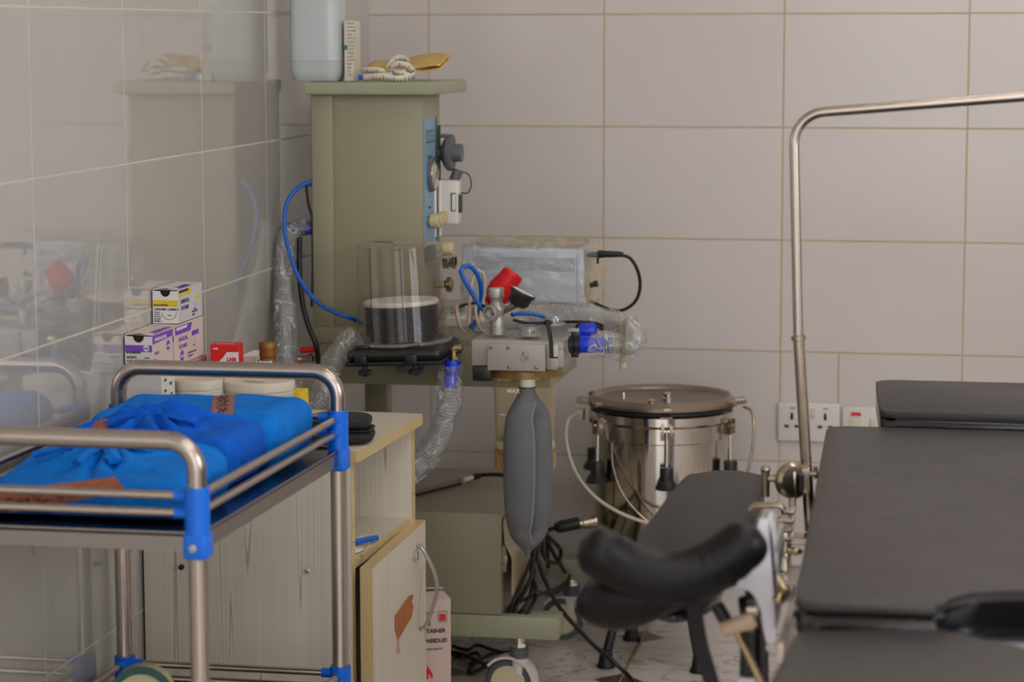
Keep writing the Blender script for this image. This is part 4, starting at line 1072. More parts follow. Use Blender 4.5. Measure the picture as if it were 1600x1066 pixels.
MB().cyl(P(787, 486, yb+.045), gc-gd*.008, .006).build('manometer_stem', M['dull_chrome'], gg)
# transparent check-valve domes
for px, py, yy, r in ((828, 517, yb+.035, .0205), (866, 501, yb+.10, .020)):
    c_ = P(px, py, yy)
    vd = MB().lathe([(r, -.004), (r, .007), (r*.93, .010), (0, .0105)], c_, seg=36).build('valve_dome', M['clear'], Ab)
    MB().lathe([(0, -.0035), (r*.45, -.003), (r*.45, .003), (0, .0045)], c_, seg=24).build('valve_disc', M['chrome'], vd)
    MB().lathe([(r*1.04, -.008), (r*1.04, -.004), (r*.9, -.0035)], c_, seg=36).build('valve_seat', M['grey_paint'], vd)
# inspiratory port to the right
p0, p1_ = P(865, 541, yb+.01), P(892, 540, yb+.01)
MB().cyl(p0, p1_, .0132, .0122).build('side_port', M['clear'], Ab)
q0, q1 = P(889, 539, yb+.01), P(908, 538, yb+.01)
sr = MB().lathe([(.0138, 0), (.0168, .002), (.0168, .009), (.0142, .011), (.0142, .0135), (.0172, .0145), (.0172, .021), (.0138, .0225)], q0, q1-q0, 30).build('locking_ring', M['black_plastic'], Ab)
mb = MB()
for s_ in (-1, 1): mb.box((-.007, -.004, .015*s_-.006+.003*s_), (.007, .004, .015*s_+.006+.003*s_), .0015)
mb.xform(Matrix.Translation(q0.lerp(q1, .5))).build('ring_lug', M['black_plastic'], sr, 30)
# canister
JC = V((.520, -.883, 0))
jz0, jz1 = .520, .716
cn = MB().lathe([(.0555, jz0+.050), (.0610, jz1-.018), (.0625, jz1-.006)], JC, seg=56, cap=False).build('canister', M['jar'], Ab)
MB().lathe([(.062, jz1-.020), (.0735, jz1-.0185), (.0745, jz1-.014), (.0745, jz1-.004), (.0725, jz1-.002), (.062, jz1-.002), (.062, jz1-.020)], JC, seg=56, cap=False).build('canister_rim', clear_mat('amber_plastic', (.80, .68, .44), .35, (176, 142, 76), .1, .15), Ab)
MB().lathe([(.0575, jz0+.0), (.0595, jz0+.0), (.0595, jz0+.030), (.0575, jz0+.030), (.0575, jz0)], JC, seg=56, cap=False, rf=None).build('canister_foot_ring', M['jar'], cn)
mb = MB()
for a in (-2.75, -2.35, -.45, -.15, 1.2, 2.2):
    c_ = JC+V((math.cos(a)*.0565, math.sin(a)*.0565, 0))
    mb.tube([c_+V((0, 0, jz0-.004)), c_+V((0, 0, jz0+.030))], .0035, 8)
mb.torus(JC+V((0, 0, jz0+.036)), (0, 0, 1), .0565, .0025, 48, 8).build('amber_foot', M['amber'], cn)
MB().lathe([(.055, jz0+.030), (.0575, jz0+.034), (.0575, jz0+.046), (.0555, jz0+.052), (0, jz0+.050)], JC, seg=56).build('absorbent_residue', mat('greenish_granules', (186, 190, 150), .8), cn)
mb = MB()
for px0, px1, py in ((778, 796, 593.5), (836, 843, 592), (782, 791, 648)):
    pts = []
    for px in (px0, px1):
        dd = ray(px, py); o = CAM-JC
        a_ = dd.x**2+dd.y**2; b_ = 2*(dd.x*o.x+dd.y*o.y); c_ = o.x**2+o.y**2-.0622**2
        tt = (-b_-math.sqrt(max(b_*b_-4*a_*c_, 0)))/(2*a_); pts.append(CAM+dd*tt)
    mb.box((min(pts[0].x, pts[1].x), pts[0].y-.0004, pts[0].z-.0013), (max(pts[0].x, pts[1].x), max(pts[0].y, pts[1].y)+.0004, pts[0].z+.0013))
text_mb(mb, 'MAX', .0115, JC+V((-.0225, -.0625, jz1-.0460)), V((1, -.02, 0)), Z_, .0003)
mb.build('level_marks', M['white_plastic'], cn, 0)

# ================================================================== BREATHING BAG
nk = P(824, 566, yb+.022); nb = P(824, 608, yb+.022)
bg = thing('breathing_bag', 'deflated grey rubber breathing bag hanging under the absorber block', 'breathing bag', (nk.x, nk.y, .36))
MB().cyl(nk+V((0, 0, .006)), nb+V((0, 0, .030)), .0125).build('hanger_spout', M['clear'], bg)
MB().lathe([(.0142, 0), (.0148, .003), (.0148, .034), (.0142, .037)], nb, seg=30).build('neck_cuff', M['offwhite'], bg)
MB().torus(nb+V((0, 0, .035)), (0, 0, 1), .0148, .0022, 30, 8).torus(nb+V((0, 0, .003)), (0, 0, 1), .0148, .0022, 30, 8).build('neck_band', M['teal'], bg)
Lb = nb.z-.352
prof = [(0, .014), (.03, .0165), (.08, .026), (.16, .041), (.26, .0485), (.40, .051), (.55, .0505), (.68, .047), (.78, .041), (.86, .031), (.92, .018), (.945, .009), (.96, .0062), (1.0, .0045)]
def bag_r(t):
    for (a, ra), (b, rb_) in zip(prof, prof[1:]):
        if a <= t <= b: return ra+(rb_-ra)*(t-a)/(b-a)
    return .004
mb = MB()
NS, NR = 56, 80
def lobe(ox, oy, kx, ky, ph, sd):
    R = []
    for i in range(NR+1):
        t = i/NR; r = .5*bag_r(t)+.25*bag_r(max(0, t-.02))+.25*bag_r(min(1, t+.02))
        f = min(1, max(0, (t-.02)/.16))*min(1, max(0, (.965-t)/.14)); f = f*f*(3-2*f)
        ring = []
        for k in range(NS):
            th = 2*PI*k/NS
            x, y = math.cos(th)*r*(1+(kx-1)*f), math.sin(th)*r*(1+(ky-1)*f)
            q = 1+.03*noise.noise(V((math.cos(th)*1.5+sd, math.sin(th)*1.5, t*8)))*f
            x, y = (x*math.cos(ph)-y*math.sin(ph))*q, (x*math.sin(ph)+y*math.cos(ph))*q
            ring.append(V((nb.x+x+ox*f, nb.y+y+oy*f, nb.z-Lb*t)))
        R.append(ring)
    mb.ring_skin(R); return R
RA = lobe(-.0125, -.012, .64, .40, math.radians(-8), 1.0)
RB = lobe(.0200, .010, .52, .36, math.radians(14), 5.0)
mb.build('bag', M['rubber_grey'], bg, 80)
sm = MB()
kk = int(round(math.radians(-17)/(2*PI)*NS)) % NS
pts = [RA[i][kk] for i in range(5, NR-6)]
sm.tube(pts, .0017, 8)
sm.build('seam', mat('pale_grey_rubber', (134, 137, 139), .7), bg, 60)

# ================================================================== HOSES
def hose_thing(name, label, pts, r, sl=None, conn=(), film='film', amp=.006, slr=None, ends=(1, 1), cat='breathing hose', seed=0.):
    t = thing(name, label, cat, pts[0], 'corrugated breathing hoses')
    corrugated(pts, r).build('hose', M['hose'], t, 80)
    if sl: sleeve(sl, slr or r*1.6, amp, seed=seed, ends=ends).build('plastic_sleeve', M[film], t, 80)
    for a, b, r0, r1 in conn:
        a, b = V(a), V(b); L_ = (b-a).length
        MB().lathe([(r0*.94, 0), (r0, L_*.05), (r0*.98, L_*.42), (r1*.86, L_*.50), (r1*.86, L_*.56), (r1, L_*.62), (r1, L_*.95), (r1*.94, L_)], a, b-a, 30).build('connector', M['deep_blue'], t)
    return t
# lower hose: from the brass elbow down behind the wooden cabinet
yh = yb+.012
hose_thing('breathing_hose', 'plastic-sleeved corrugated hose curving down from the brass elbow behind the wooden cabinet',
           [P(703, 604, yh), P(699, 640, yh), P(690, 672, yh), P(672, 705, yh), P(650, 732, yh), P(630, 748, yh), P(600, 760, yh+.01)], .0155,
           [P(702, 570, yh), P(703, 590, yh), P(701, 620, yh), P(697, 650, yh), P(686, 682, yh), P(668, 712, yh), P(645, 738, yh), P(612, 758, yh)],
           [(P(708, 563, yh), P(703, 606, yh), .0150, .0138)], slr=.0235, amp=.011, ends=(1.1, .8), seed=2.)
# upper hose: from the locking ring to the right, round and back along the worktop
yr = yb+.01
hose_thing('breathing_hose', 'plastic-sleeved corrugated hose looping off the right of the absorber above the steel steriliser',
           [P(945, 540, yr), P(966, 541, yr), P(985, 540, yr+.02), P(992, 527, yr+.06), P(982, 512, yr+.11), P(955, 503, yr+.15), P(915, 500, yr+.19), P(870, 502, yr+.22), P(820, 506, yr+.25), P(770, 512, yr+.27)], .0150,
           [P(922, 540, yr), P(950, 542, yr), P(972, 545, yr), P(988, 541, yr+.02), P(991, 526, yr+.06), P(978, 510, yr+.11), P(945, 499, yr+.15), P(905, 493, yr+.19), P(860, 492, yr+.22), P(815, 494, yr+.25)],
           [(P(906, 538, yr), P(955, 540, yr), .0158, .0146)], slr=.0225, amp=.010, ends=(1.1, 1.0), seed=7.)
hp_ = bpy.data.objects['breathing_hose.001']
MB().grid(lambda u, v: P(968+14*u+6*v*math.sin(u*4), 505+72*v-10*u*(1-v), yr-.022+.012*math.sin(u*5+v*4)+.006*math.sin(v*9)), 10, 22).build('sleeve_flap', M['film_yellow'], hp_, 60, .0004)
MB().lathe([(.015, 0), (.0158, .004), (.0158, .026), (.014, .03)], P(907, 519, yb+.07), P(935, 517, yb+.07)-P(907, 519, yb+.07), 26).build('connector', M['deep_blue'], hp_)
# left hose: hangs by the side wall from the column and comes back up to the bellows
yl = -.83
hose_thing('breathing_hose', 'plastic-sleeved corrugated hose hanging between the side wall and the green column',
           [P(472, 357, -.74), P(452, 362, -.755), P(443, 392, -.79), P(445, 450, -.82), P(447, 520, -.86), P(452, 590, -.90), P(470, 640, -.93), P(500, 625, -.94), P(520, 580, -.93), P(545, 545, -.91), P(567, 530, -.90)], .0135,
           [P(485, 356, -.735), P(462, 357, -.745), P(445, 385, -.785), P(444, 450, -.82), P(447, 520, -.86), P(452, 585, -.90), P(470, 632, -.93), P(500, 618, -.94), P(518, 570, -.93), P(540, 534, -.91), P(556, 520, -.90)],
           [(P(446, 360, -.745), P(491, 356, -.735), .0140, .0130)], slr=.0205, amp=.008, ends=(.9, 1.0), seed=4.)
# clear tube coiled behind the absorber
t = thing('wound_suction_hose', 'clear wide hose lying on the worktop between dome and absorber, wound with beige tubing', 'hose', P(720, 495, -.80))
corrugated([P(690, 498, -.78), P(715, 496, -.765), P(745, 498, -.75), P(775, 500, -.74)], .0215, .011, .0010).build('hose', M['clear'], t, 60)
pts = []
for i in range(40):
    a = i/39*4*PI; c_ = P(706+58*i/39, 498, -.76)
    pts.append(c_+V((0, .026*math.cos(a), .026*math.sin(a))))
MB().tube(resample(catmull(pts, 3), .005), .0032, 10).build('beige_tubing', M['beige_tube'], t, 60)
# thin blue gas hose from the column to the bellows
g = cable('gas_hose', [P(493, 283, -.772), P(470, 290, -.785), P(450, 313, -.80), P(444, 348, -.81), P(452, 395, -.82), P(470, 440, -.83), P(497, 473, -.84), P(525, 489, -.845), P(548, 497, -.84), P(566, 506, -.80)], .0042, M['blue_hose'])
tag(g, 'long thin blue gas hose arching from the column past the side wall', 'hose')
g = cable('gas_hose', [P(758, 488, -.83), P(745, 470, -.83), P(727, 440, -.82), P(720, 424, -.81), P(728, 415, -.80), P(740, 420, -.79), P(750, 440, -.78), P(752, 470, -.77), P(745, 500, -.77), P(735, 512, -.78)], .0046, M['blue_hose'])
tag(g, 'thin blue hose looping up between the clear dome and the silver valve', 'hose')
g = cable('gas_hose', [P(800, 492, -.88), P(815, 490, -.86), P(835, 491, -.85), P(852, 496, -.84)], .0040, M['blue_hose'])
tag(g, 'short blue hose running behind the black pressure gauge', 'hose')
g = cable('beige_tube', [P(733, 505, -.79), P(735, 460, -.79), P(740, 432, -.785), P(748, 422, -.78), P(756, 430, -.775), P(756, 465, -.77), P(748, 505, -.78)], .0034, M['beige_tube'])
tag(g, 'beige rubber tube bent into a narrow loop beside the blue loop', 'tube')
# black leads
for nm, lab, pts, r in (
    ('power_lead', 'thin black lead hanging close along the edge of the green column', [P(478, 287, -.765), P(482, 320, -.77), P(488, 345, -.775), P(489, 420, -.78), P(487, 480, -.785)], .0028),
    ('power_lead', 'thick black lead hanging behind the left breathing hose', [P(468, 372, -.76), P(468, 420, -.78), P(472, 470, -.79), P(482, 510, -.80), P(494, 540, -.81), P(498, 575, -.80)], .0052),
    ('power_lead', 'black lead arching behind the clear dome toward the valve', [P(706, 490, -.74), P(722, 478, -.76), P(742, 474, -.80), P(760, 480, -.85), P(770, 488, -.87)], .0026),
    ('power_lead', 'black lead lying over the clear valve domes of the absorber', [P(802, 500, -.86), P(825, 505, -.85), P(860, 504, -.84), P(905, 503, -.85), P(938, 507, -.86), P(941, 515, -.87), P(930, 508, -.88), P(905, 505, -.885), P(900, 512, -.885)], .0030)):
    tag(cable(nm, pts, r, M['cable']), lab, 'cable')
t = thing('gas_coupling', 'red and chrome gas coupling beside the green column near the bellows', 'coupling', P(480, 555, -.80))
MB().cyl(P(470, 547, -.80), P(494, 546, -.80), .0065).build('red_coupling', M['red'], t)
MB().cyl(P(466, 562, -.80), P(482, 560, -.80), .0062).lathe([(.006, 0), (.009, .002), (.009, .010), (.006, .012)], P(482, 560, -.80), P(496, 559, -.80)-P(482, 560, -.80), 8).build('chrome_coupling', M['chrome'], t, 30)
MB().tube([P(466, 562, -.80), P(463, 580, -.805), P(464, 610, -.81), P(464, 650, -.82)], .0062, 12).build('red_tube', M['red'], t, 60)
# red rubber mask
mc = P(772, 450, -.76)
t = thing('red_rubber_bellow', 'red rubber cup standing behind the silver valve', 'rubber cup', mc)
ud = (P(797, 426, -.76)-P(765, 470, -.76)); Lr = ud.length
MB().lathe([(.004, -.006), (.010, -.002), (.024, Lr*.25), (.0275, Lr*.5), (.0225, Lr*.85), (.0215, Lr*1.06), (.0195, Lr*1.04), (.018, Lr*.7), (0, Lr*.4)], P(768, 474, -.76), ud, 36).build('cup', M['red_rubber'], t, 60)
MB().cyl(P(750, 466, -.76), P(770, 470, -.76), .006).build('stem', M['red_rubber'], t)

# ================================================================== WRAPPED MONITOR
Mo = thing('wrapped_monitor', 'pale grey boxy monitor wrapped in crinkled plastic on the back of the worktop', 'monitor', (.40, -.49, .735))
mA, mB_ = P(724, 470, -.575), P(912, 390, -.575); mx0, mx1, mz0, mz1 = mA.x, mB_.x, mA.z, mB_.z
cs_ = MB().box((mx0, -.575, mz0), (mx1, -.475, mz1), .002).build('case', M['silver_box'], Mo)
mb = MB()
for k in range(7): mb.box((mx0+.02, -.5757, mz1-.020-.004*k), (mx1-.018, -.5749, mz1-.0185-.004*k))
mb.build('vent_slots', mat('slot_shadow_grey', (140, 148, 156), .5), cs_, 0)
MB().box((mx1-.013, -.578, mz0+.001), (mx1-.006, -.5752, mz1-.002), .001).build('case_edge', M['silver_box'], cs_, 0)
for fx in (mx0+.02, mx1-.036):
    MB().box((fx, -.566, .7355), (fx+.022, -.49, mz0-.0005), .002).build('foot', M['silver_box'], Mo)
def wrapf(lo, hi, amp, seed):
    mb = MB(); bm = mb.bm
    bmesh.ops.create_cube(bm, size=2); bmesh.ops.subdivide_edges(bm, edges=bm.edges[:], cuts=26, use_grid_fill=True)
    c_ = (V(lo)+V(hi))/2; h_ = (V(hi)-V(lo))/2
    for v in bm.verts:
        p = V((c_.x+v.co.x*h_.x, c_.y+v.co.y*h_.y, c_.z+v.co.z*h_.z)); d = V((v.co.x**3, v.co.y**5, v.co.z**5)).normalized()
        w = abs(noise.noise(V((p.x*26+seed, p.y*26, p.z*34))))+.5*abs(noise.noise(V((p.x*70, p.y*60, p.z*70+seed))))
        p += d*amp*(w-.12)
        v.co = p
    return mb
wrapf((mx0-.003, -.579, mz0-.003), (mx1+.003, -.472, mz1+.004), .012, 3.3).build('plastic_wrap', M['film'], Mo, 60)
MB().grid(lambda u, v: V((mx1+.001+.030*math.sin(u*PI*.55)*(1-.3*abs(v-.5)*2), -.572+.10*u, mz0-.004+(mz1-mz0+.012)*v+.006*noise.noise(V((u*6, v*6, 2))))), 14, 18).build('loose_wrap', M['film_yellow'], Mo, 60, .0003)
MB().grid(lambda u, v: V((mx0+.02+(mx1-mx0-.02)*u, -.55+.05*v, mz1+.005+.007*math.sin(v*3)+.010*abs(noise.noise(V((u*7, v*3, 8)))))), 30, 6).build('loose_wrap', M['film_yellow'], Mo, 60, .0003)
# monitor cable
a, b = P(918, 399, -.565), P(972, 398, -.56)
Cb = thing('monitor_cable', 'black cable looping from a plug in the wrapped monitor', 'cable', a)
MB().cyl(P(917, 398, -.565), P(937, 398, -.565), .0052, .0062).build('metal_plug', M['grey_plastic'], Cb)
MB().lathe([(.0062, 0), (.0078, .003), (.0078, .012), (.0066, .013), (.0072, .016), (.0066, .019), (.0072, .022), (.0066, .025), (.0070, .028), (.0060, .031), (.0066, .034), (.0056, .046), (.0044, .052)], P(934, 397, -.565), V((1, .02, -.005)), 18).box(P(932, 403, -.568), P(936, 412, -.563)).build('strain_relief', M['black_rubber'], Cb)
MB().tube(resample(catmull([P(968, 398, -.56), P(985, 404, -.55), P(997, 425, -.54), P(1000, 450, -.535), P(992, 472, -.53), P(972, 485, -.525), P(950, 483, -.52), P(932, 475, -.515), P(920, 468, -.51)], 14), .006), .0036, 10).build('lead', M['cable'], Cb, 60)
MB().cyl(P(922, 446, -.57), P(932, 444, -.57), .005).cyl(P(929, 444, -.572), P(934, 443, -.572), .0065).build('side_plug', M['black_plastic'], Cb)

# ================================================================== FLAT DEVICE on the drawer cabinet
fz = .3985
t = thing('flat_silver_case', 'flat silver case lying slanted on the green drawer cabinet', 'flat case', (.24, -.56, fz))
fo = [PZ(630, 780, fz), PZ(722, 757, fz), PZ(652, 735, fz), PZ(600, 742, fz)]
MB().prism([fo[0]+V((0, 0, .003)), fo[1]+V((0, 0, .003)), fo[1]+V((-.10, .12, .003)), fo[0]+V((-.08, .12, .003))], (0, 0, .012), .002).build('case', mat('dull_silver', (150, 140, 132), .4, .5), t)
MB().prism([fo[0]+V((.001, .001, 0)), fo[1]+V((-.002, .002, 0)), fo[1]+V((-.10, .118, 0)), fo[0]+V((-.078, .118, 0))], (0, 0, .0035)).build('black_base', M['black_plastic'], t, 0)
t = thing('device_lead', 'black lead with a white-tipped plug running from the flat silver case', 'cable', PZ(730, 755, fz))
c0 = PZ(722, 758, fz)+V((0, 0, .010)); c1 = PZ(738, 755, fz)+V((0, 0, .012))
MB().cyl(c0+V((.004, 0, 0)), c1, .005).build('plug_tip', M['white_plastic'], t)
MB().lathe([(.0052, 0), (.007, .002), (.007, .018), (.005, .024)], c1, c1-c0, 18).cyl(c1+V((-.010, 0, -.010)), c1+V((-.010, 0, -.002)), .006).build('plug', M['black_rubber'], t)
MB().tube(resample(catmull([c1+(c1-c0)*.9, c1+V((.05, .01, .006)), c1+V((.09, .012, .002)), c1+V((.125, .02, -.01)), c1+V((.150, .03, -.09)), c1+V((.155, .05, -.20))], 12), .008), .0042, 10).build('lead', M['cable'], t, 60)

# ================================================================== STERILISER
ac = V((.708, -.285, 0))
S = thing('pressure_steriliser', 'round polished metal pressure steriliser with black clamp knobs near the back wall', 'steriliser', ac)
R_ = .142
MB().lathe([(.0, .150), (R_-.012, .150), (R_-.002, .156), (R_, .166), (R_, .50)], ac, seg=80, cap=False).build('body', M['polished'], S)
MB().lathe([(R_+.0005, .487), (R_+.006, .490), (R_+.006, .522), (R_+.012, .528), (R_+.012, .545), (R_+.003, .548), (R_-.01, .548)], ac, seg=80, cap=False).build('rim_band', M['polished'], S)
MB().lathe([(.10, .545), (R_+.010, .548), (R_+.0125, .552), (R_+.010, .556), (.10, .557)], ac, seg=80, cap=False).build('gasket', M['black_rubber'], S)
lid = MB().lathe([(R_+.008, .556), (R_+.0145, .559), (R_+.015, .566), (R_+.008, .573), (R_+.004, .5765), (R_-.001, .5745), (R_-.006, .567), (.10, .5600), (.0, .5585)], ac, seg=80, cap=False).build('lid', M['lid_metal'], S)
for dx, dy, r in ((-.012, -.075, .011), (.010, .028, .0125), (-.085, .02, .004)):
    MB().lathe([(r, 0), (r, .004), (r*.7, .006), (r*.7, .014), (r*.5, .016), (0, .016)], ac+V((dx, dy, .5588)), seg=18).build('lid_valve', M['chrome'], lid)
ang0 = math.atan2(CAM.y-ac.y, CAM.x-ac.x)
for k, dth in enumerate((4, 64, 124, 184, 244, 304)):
    a = ang0+math.radians(dth); d = V((math.cos(a), math.sin(a), 0)); s_ = V((-d.y, d.x, 0))
    def L3(r, s2, z): return ac+d*r+s_*s2+V((0, 0, z))
    lug = MB()
    for q in (-1, 1): lug.prism([L3(R_+.005, q*.009-.003, .502), L3(R_+.026, q*.009-.003, .502), L3(R_+.026, q*.009+.003, .502), L3(R_+.005, q*.009+.003, .502)], (0, 0, .032), .001)
    lug.prism([L3(R_+.004, -.0125, .500), L3(R_+.008, -.0125, .500), L3(R_+.008, .0125, .500), L3(R_+.004, .0125, .500)], (0, 0, .06)).prism([L3(R_-.004, -.008, .560), L3(R_+.030, -.008, .560), L3(R_+.030, .008, .560), L3(R_-.004, .008, .560)], (0, 0, .010), .002)
    lg = lug.build('clamp_lug', M['dull_chrome'], S, 30)
    drop = .0
    MB().cyl(L3(R_+.019, -.014, .520), L3(R_+.019, .014, .520), .004).cyl(L3(R_+.019, 0, .523), L3(R_+.021, 0, .440), .0042).build('swing_bolt', M['chrome'], lg)
    kb = MB().lathe([(0, .445), (.013, .445), (.0145, .443), (.0145, .418), (.018, .414), (.026, .404), (.026, .400), (.010, .402), (0, .402)], ac+d*(R_+.021), seg=24, rf=lambda t_, z: 1+(.10*math.cos(2*t_) if z < .412 else .0)).build('wing_knob', M['black_plastic'], lg, 40)
for sgn in (-1, 1):
    a = ang0+math.radians(90*sgn+(8 if sgn > 0 else -4)); d = V((math.cos(a), math.sin(a), 0)); s_ = V((-d.y, d.x, 0))
    hz = .560
    b_ = MB().prism([ac+d*(R_+.002)+s_*-.013+V((0, 0, hz-.01)), ac+d*(R_+.040)+s_*-.013+V((0, 0, hz-.006)), ac+d*(R_+.040)+s_*.013+V((0, 0, hz-.006)), ac+d*(R_+.002)+s_*.013+V((0, 0, hz-.01))], (0, 0, .013), .003).build('side_handle', M['dull_chrome'], S)
MB().box(P(900, 640, -.30), P(914, 656, -.275), .002).build('earth_block', M['offwhite'], S)
# wire bail (carrying handle hanging down in front)
def bail(pts, nm, lab, r=.0032, m_='dull_chrome'):
    MB().tube(resample(catmull(pts, 14), .008), r, 10).build(nm, M[m_], S, 60)
bail([P(902, 648, -.30), P(888, 657, -.33), P(885, 690, -.38), P(898, 735, -.43), P(925, 772, -.47), P(960, 797, -.49), P(1000, 814, -.50), P(1030, 820, -.50)], 'outer_tube', '', .0036, 'offwhite')
bail([P(956, 700, -.44), P(958, 730, -.445), P(972, 770, -.45), P(995, 800, -.455), P(1015, 818, -.46)], 'thin_tube', '', .0024)
bail([P(1162, 636, -.29), P(1174, 642, -.30), P(1178, 665, -.31), P(1175, 705, -.32), P(1168, 740, -.33), P(1160, 770, -.34)], 'outer_tube', '', .0034)
for k in range(3):
    a = math.radians((-132, 122, -50)[k]); d = V((math.cos(a), math.sin(a), 0))
    for_ = MB().cyl(ac+d*.108+V((0, 0, .16)), ac+d*.150+V((0, 0, .03)), .010).build('stand_leg', M['black_plastic'], S)
    MB().lathe([(0, 0), (.020, 0), (.020, .006), (.0165, .010), (.0125, .040), (0, .041)], ac+d*.152, seg=24).build('rubber_foot', M['black_rubber'], for_)
# plug and lead
pz0 = P(944, 814, -.345)
Pg = thing('steriliser_lead', 'black mains lead with a silver-collared plug, running from the steriliser onto the floor', 'cable', P(900, 820, -.36))
MB().lathe([(.0075, 0), (.0125, .001), (.0135, .006), (.0135, .030), (.0120, .032), (.0120, .050), (.0095, .052)], P(934, 814.5, -.376), P(880, 821, -.39)-P(934, 814.5, -.376), 24).build('metal_collar', M['dull_chrome'], Pg)
MB().lathe([(.0105, 0), (.0135, .003), (.0135, .042), (.011, .050), (.007, .056)], P(906, 817, -.386), P(862, 826, -.40)-P(906, 817, -.386), 24).build('plug', M['black_plastic'], Pg)
ld = [P(864, 826, -.40), P(850, 832, -.46), PX(843, 850, .505), PX(842, 880, .515), P(868, 940, -.60), P(905, 985, -.57), P(935, 1015, -.51), P(962, 1037, -.49), PZ(990, 1068, .006), PZ(1000, 1120, .006)]
MB().tube(resample(catmull(ld, 16), .01), .0048, 10).build('lead', M['cable'], Pg, 60)
# tangle of other leads behind the drawer cabinet
rr = random.Random(5)
tang = [[(850, 832), (838, 850), (828, 880), (800, 930), (785, 960)], [(852, 834), (862, 860), (880, 890), (888, 905), (870, 920), (840, 930), (805, 940)],
        [(846, 836), (850, 870), (870, 880), (876, 860), (858, 840)], [(830, 860), (834, 900), (818, 940), (796, 968)], [(842, 845), (830, 890), (838, 925), (822, 950), (806, 972)],
        [(836, 855), (822, 905), (800, 945), (790, 975)], [(832, 925), (860, 930), (882, 918), (890, 900)]]
labs = ['straightest black lead of the tangle behind the drawer cabinet', 'black lead swinging out in a wide loop beside the rear caster', 'small closed loop of black lead under the silver-collared plug',
        'black lead dropping steeply down the middle of the tangle', 'wavy black lead within the tangle beside the open drawer', 'black lead nearest the open drawer of the green cabinet', 'short black lead crossing low before the rear caster']
def tg(x, y, xx):
    p = PX(x, y, xx)
    return p if p.y > -.722 else P(x+7, y, -.722)
for k, (q, lab) in enumerate(zip(tang, labs)):
    yy = -.46-.012*k
    tag(cable('black_lead', [tg(x, y, .480+.005*k) for x, y in q], .0044, M['cable']), lab, 'cable', 'tangled leads by the drawer cabinet')
# lead with ferrite on the floor under the base beam
Fl = thing('floor_lead', 'black lead with a ribbed grey connector on the floor under the green base beam', 'cable', PZ(770, 1030, 0))
f0, f1 = PZ(761, 1040, .022), PZ(800, 1030, .028)
MB().lathe([(.006, 0), (.0085, .002), (.0085, .006), (.007, .0065), (.007, .009), (.0085, .0095), (.0085, .0135), (.007, .014), (.007, .0165), (.0085, .017), (.0085, .021), (.007, .0215), (.007, .024), (.009, .0245), (.010, .045), (.008, .05)], f0, f1-f0, 20).build('ribbed_connector', M['grey_plastic'], Fl)
MB().tube(resample(catmull([f0, PZ(748, 1048, .012), PZ(735, 1053, .008), PZ(733, 1046, .008), PZ(745, 1035, .008), PZ(770, 1022, .01), PZ(805, 1018, .02), PZ(815, 1010, .05)], 14), .006), .0042, 10).tube(resample(catmull([f0, PZ(740, 1030, .012), PZ(720, 1022, .008), PZ(700, 1018, .008), PZ(680, 1010, .008)], 14), .006), .0042, 10).build('lead', M['cable'], Fl, 60)
for k, (q, lab) in enumerate((([(708, 1010), (730, 1016), (745, 1008), (770, 1016), (800, 1022)], 'black lead lying straight across the floor under the base beam'), ([(705, 1022), (722, 1028), (742, 1020), (750, 1030), (735, 1038)], 'black lead curled on the floor close to the needle box'))):
    tag(cable('black_lead', [PZ(x, y, .008) for x, y in q], .0042, M['cable']), lab, 'cable', 'leads on the floor under the machine')

# ================================================================== SHARPS BOX
sq = P(704.6, 1000, -1.10)
SM = Matrix.Translation((sq.x, -1.10, 0)) @ Matrix.Rotation(math.radians(24), 4, 'Z')
BW, BD, BH = .165, .10, P(704.6, 936, -1.10).z
t = thing('needle_disposal_box', 'white cardboard needle disposal box with black and red print, beside the cabinet door', 'box', (.335, -1.08, 0))
MB().box((-BW, 0, .0005), (0, BD, BH), .001).xform(SM).build('carton', M['pink'], t, 20)
MB().prism([V((-BW, 0, BH)), V((0, 0, BH)), V((-.006, BD*.55, BH+.006)), V((-BW+.006, BD*.55, BH+.006))], (0, 0, .0008)).prism([V((-BW, BD, BH)), V((0, BD, BH)), V((-.004, BD*.4, BH+.011)), V((-BW+.004, BD*.4, BH+.011))], (0, 0, .0008)).xform(SM).build('top_flap', M['pink'], t, 0)
SI = SM.inverted(); nrm_ = SM.to_3x3() @ V((0, -1, 0))
def on_face(px, py):
    d = ray(px, py); o = V((sq.x, -1.10, 0)); k = (o-CAM).dot(nrm_)/d.dot(nrm_); return SI @ (CAM+d*k)
mb = MB()
def rtx(s_, px, py, size, bold=.0004):
    p = on_face(px, py); text_mb(mb, s_, size, (p.x, 0, p.z), X, Z_, bold, .0003, 'RIGHT')
rtx('SAFE', 674, 964, .013, .0001); rtx('®', 678.5, 958, .006, .0001); rtx('SAFETY BOX', 673, 978, .0105); rtx('CONTAINER', 696, 988, .0105); rtx('SYRINGES AND NEEDLES', 698.5, 1003, .0100); rtx('WHO/UNICEF', 691, 1015, .005, .0001)
mb.xform(SM).build('black_lettering', M['black_ink'], t, 0)
p = on_face(691, 966); c_ = on_face(671, 1050)
MB().box((p.x-.006, -.0006, p.z-.005), (p.x+.0065, -.0001, p.z+.008)).xform(SM).build('red_pictogram', M['red'], t, 0)
MB().prism([V((c_.x+q[0]*.001, -.0005, c_.z+q[1]*.001)) for q in ((-4, 12), (1, 4), (5, -2), (7, -9), (3, -14), (2, -8), (-2, -4), (-2, -14), (-8, -14))], (0, .0004, 0)).xform(SM).build('red_flame', M['red'], t, 0)
mb = MB(); z0_ = p.z-.003
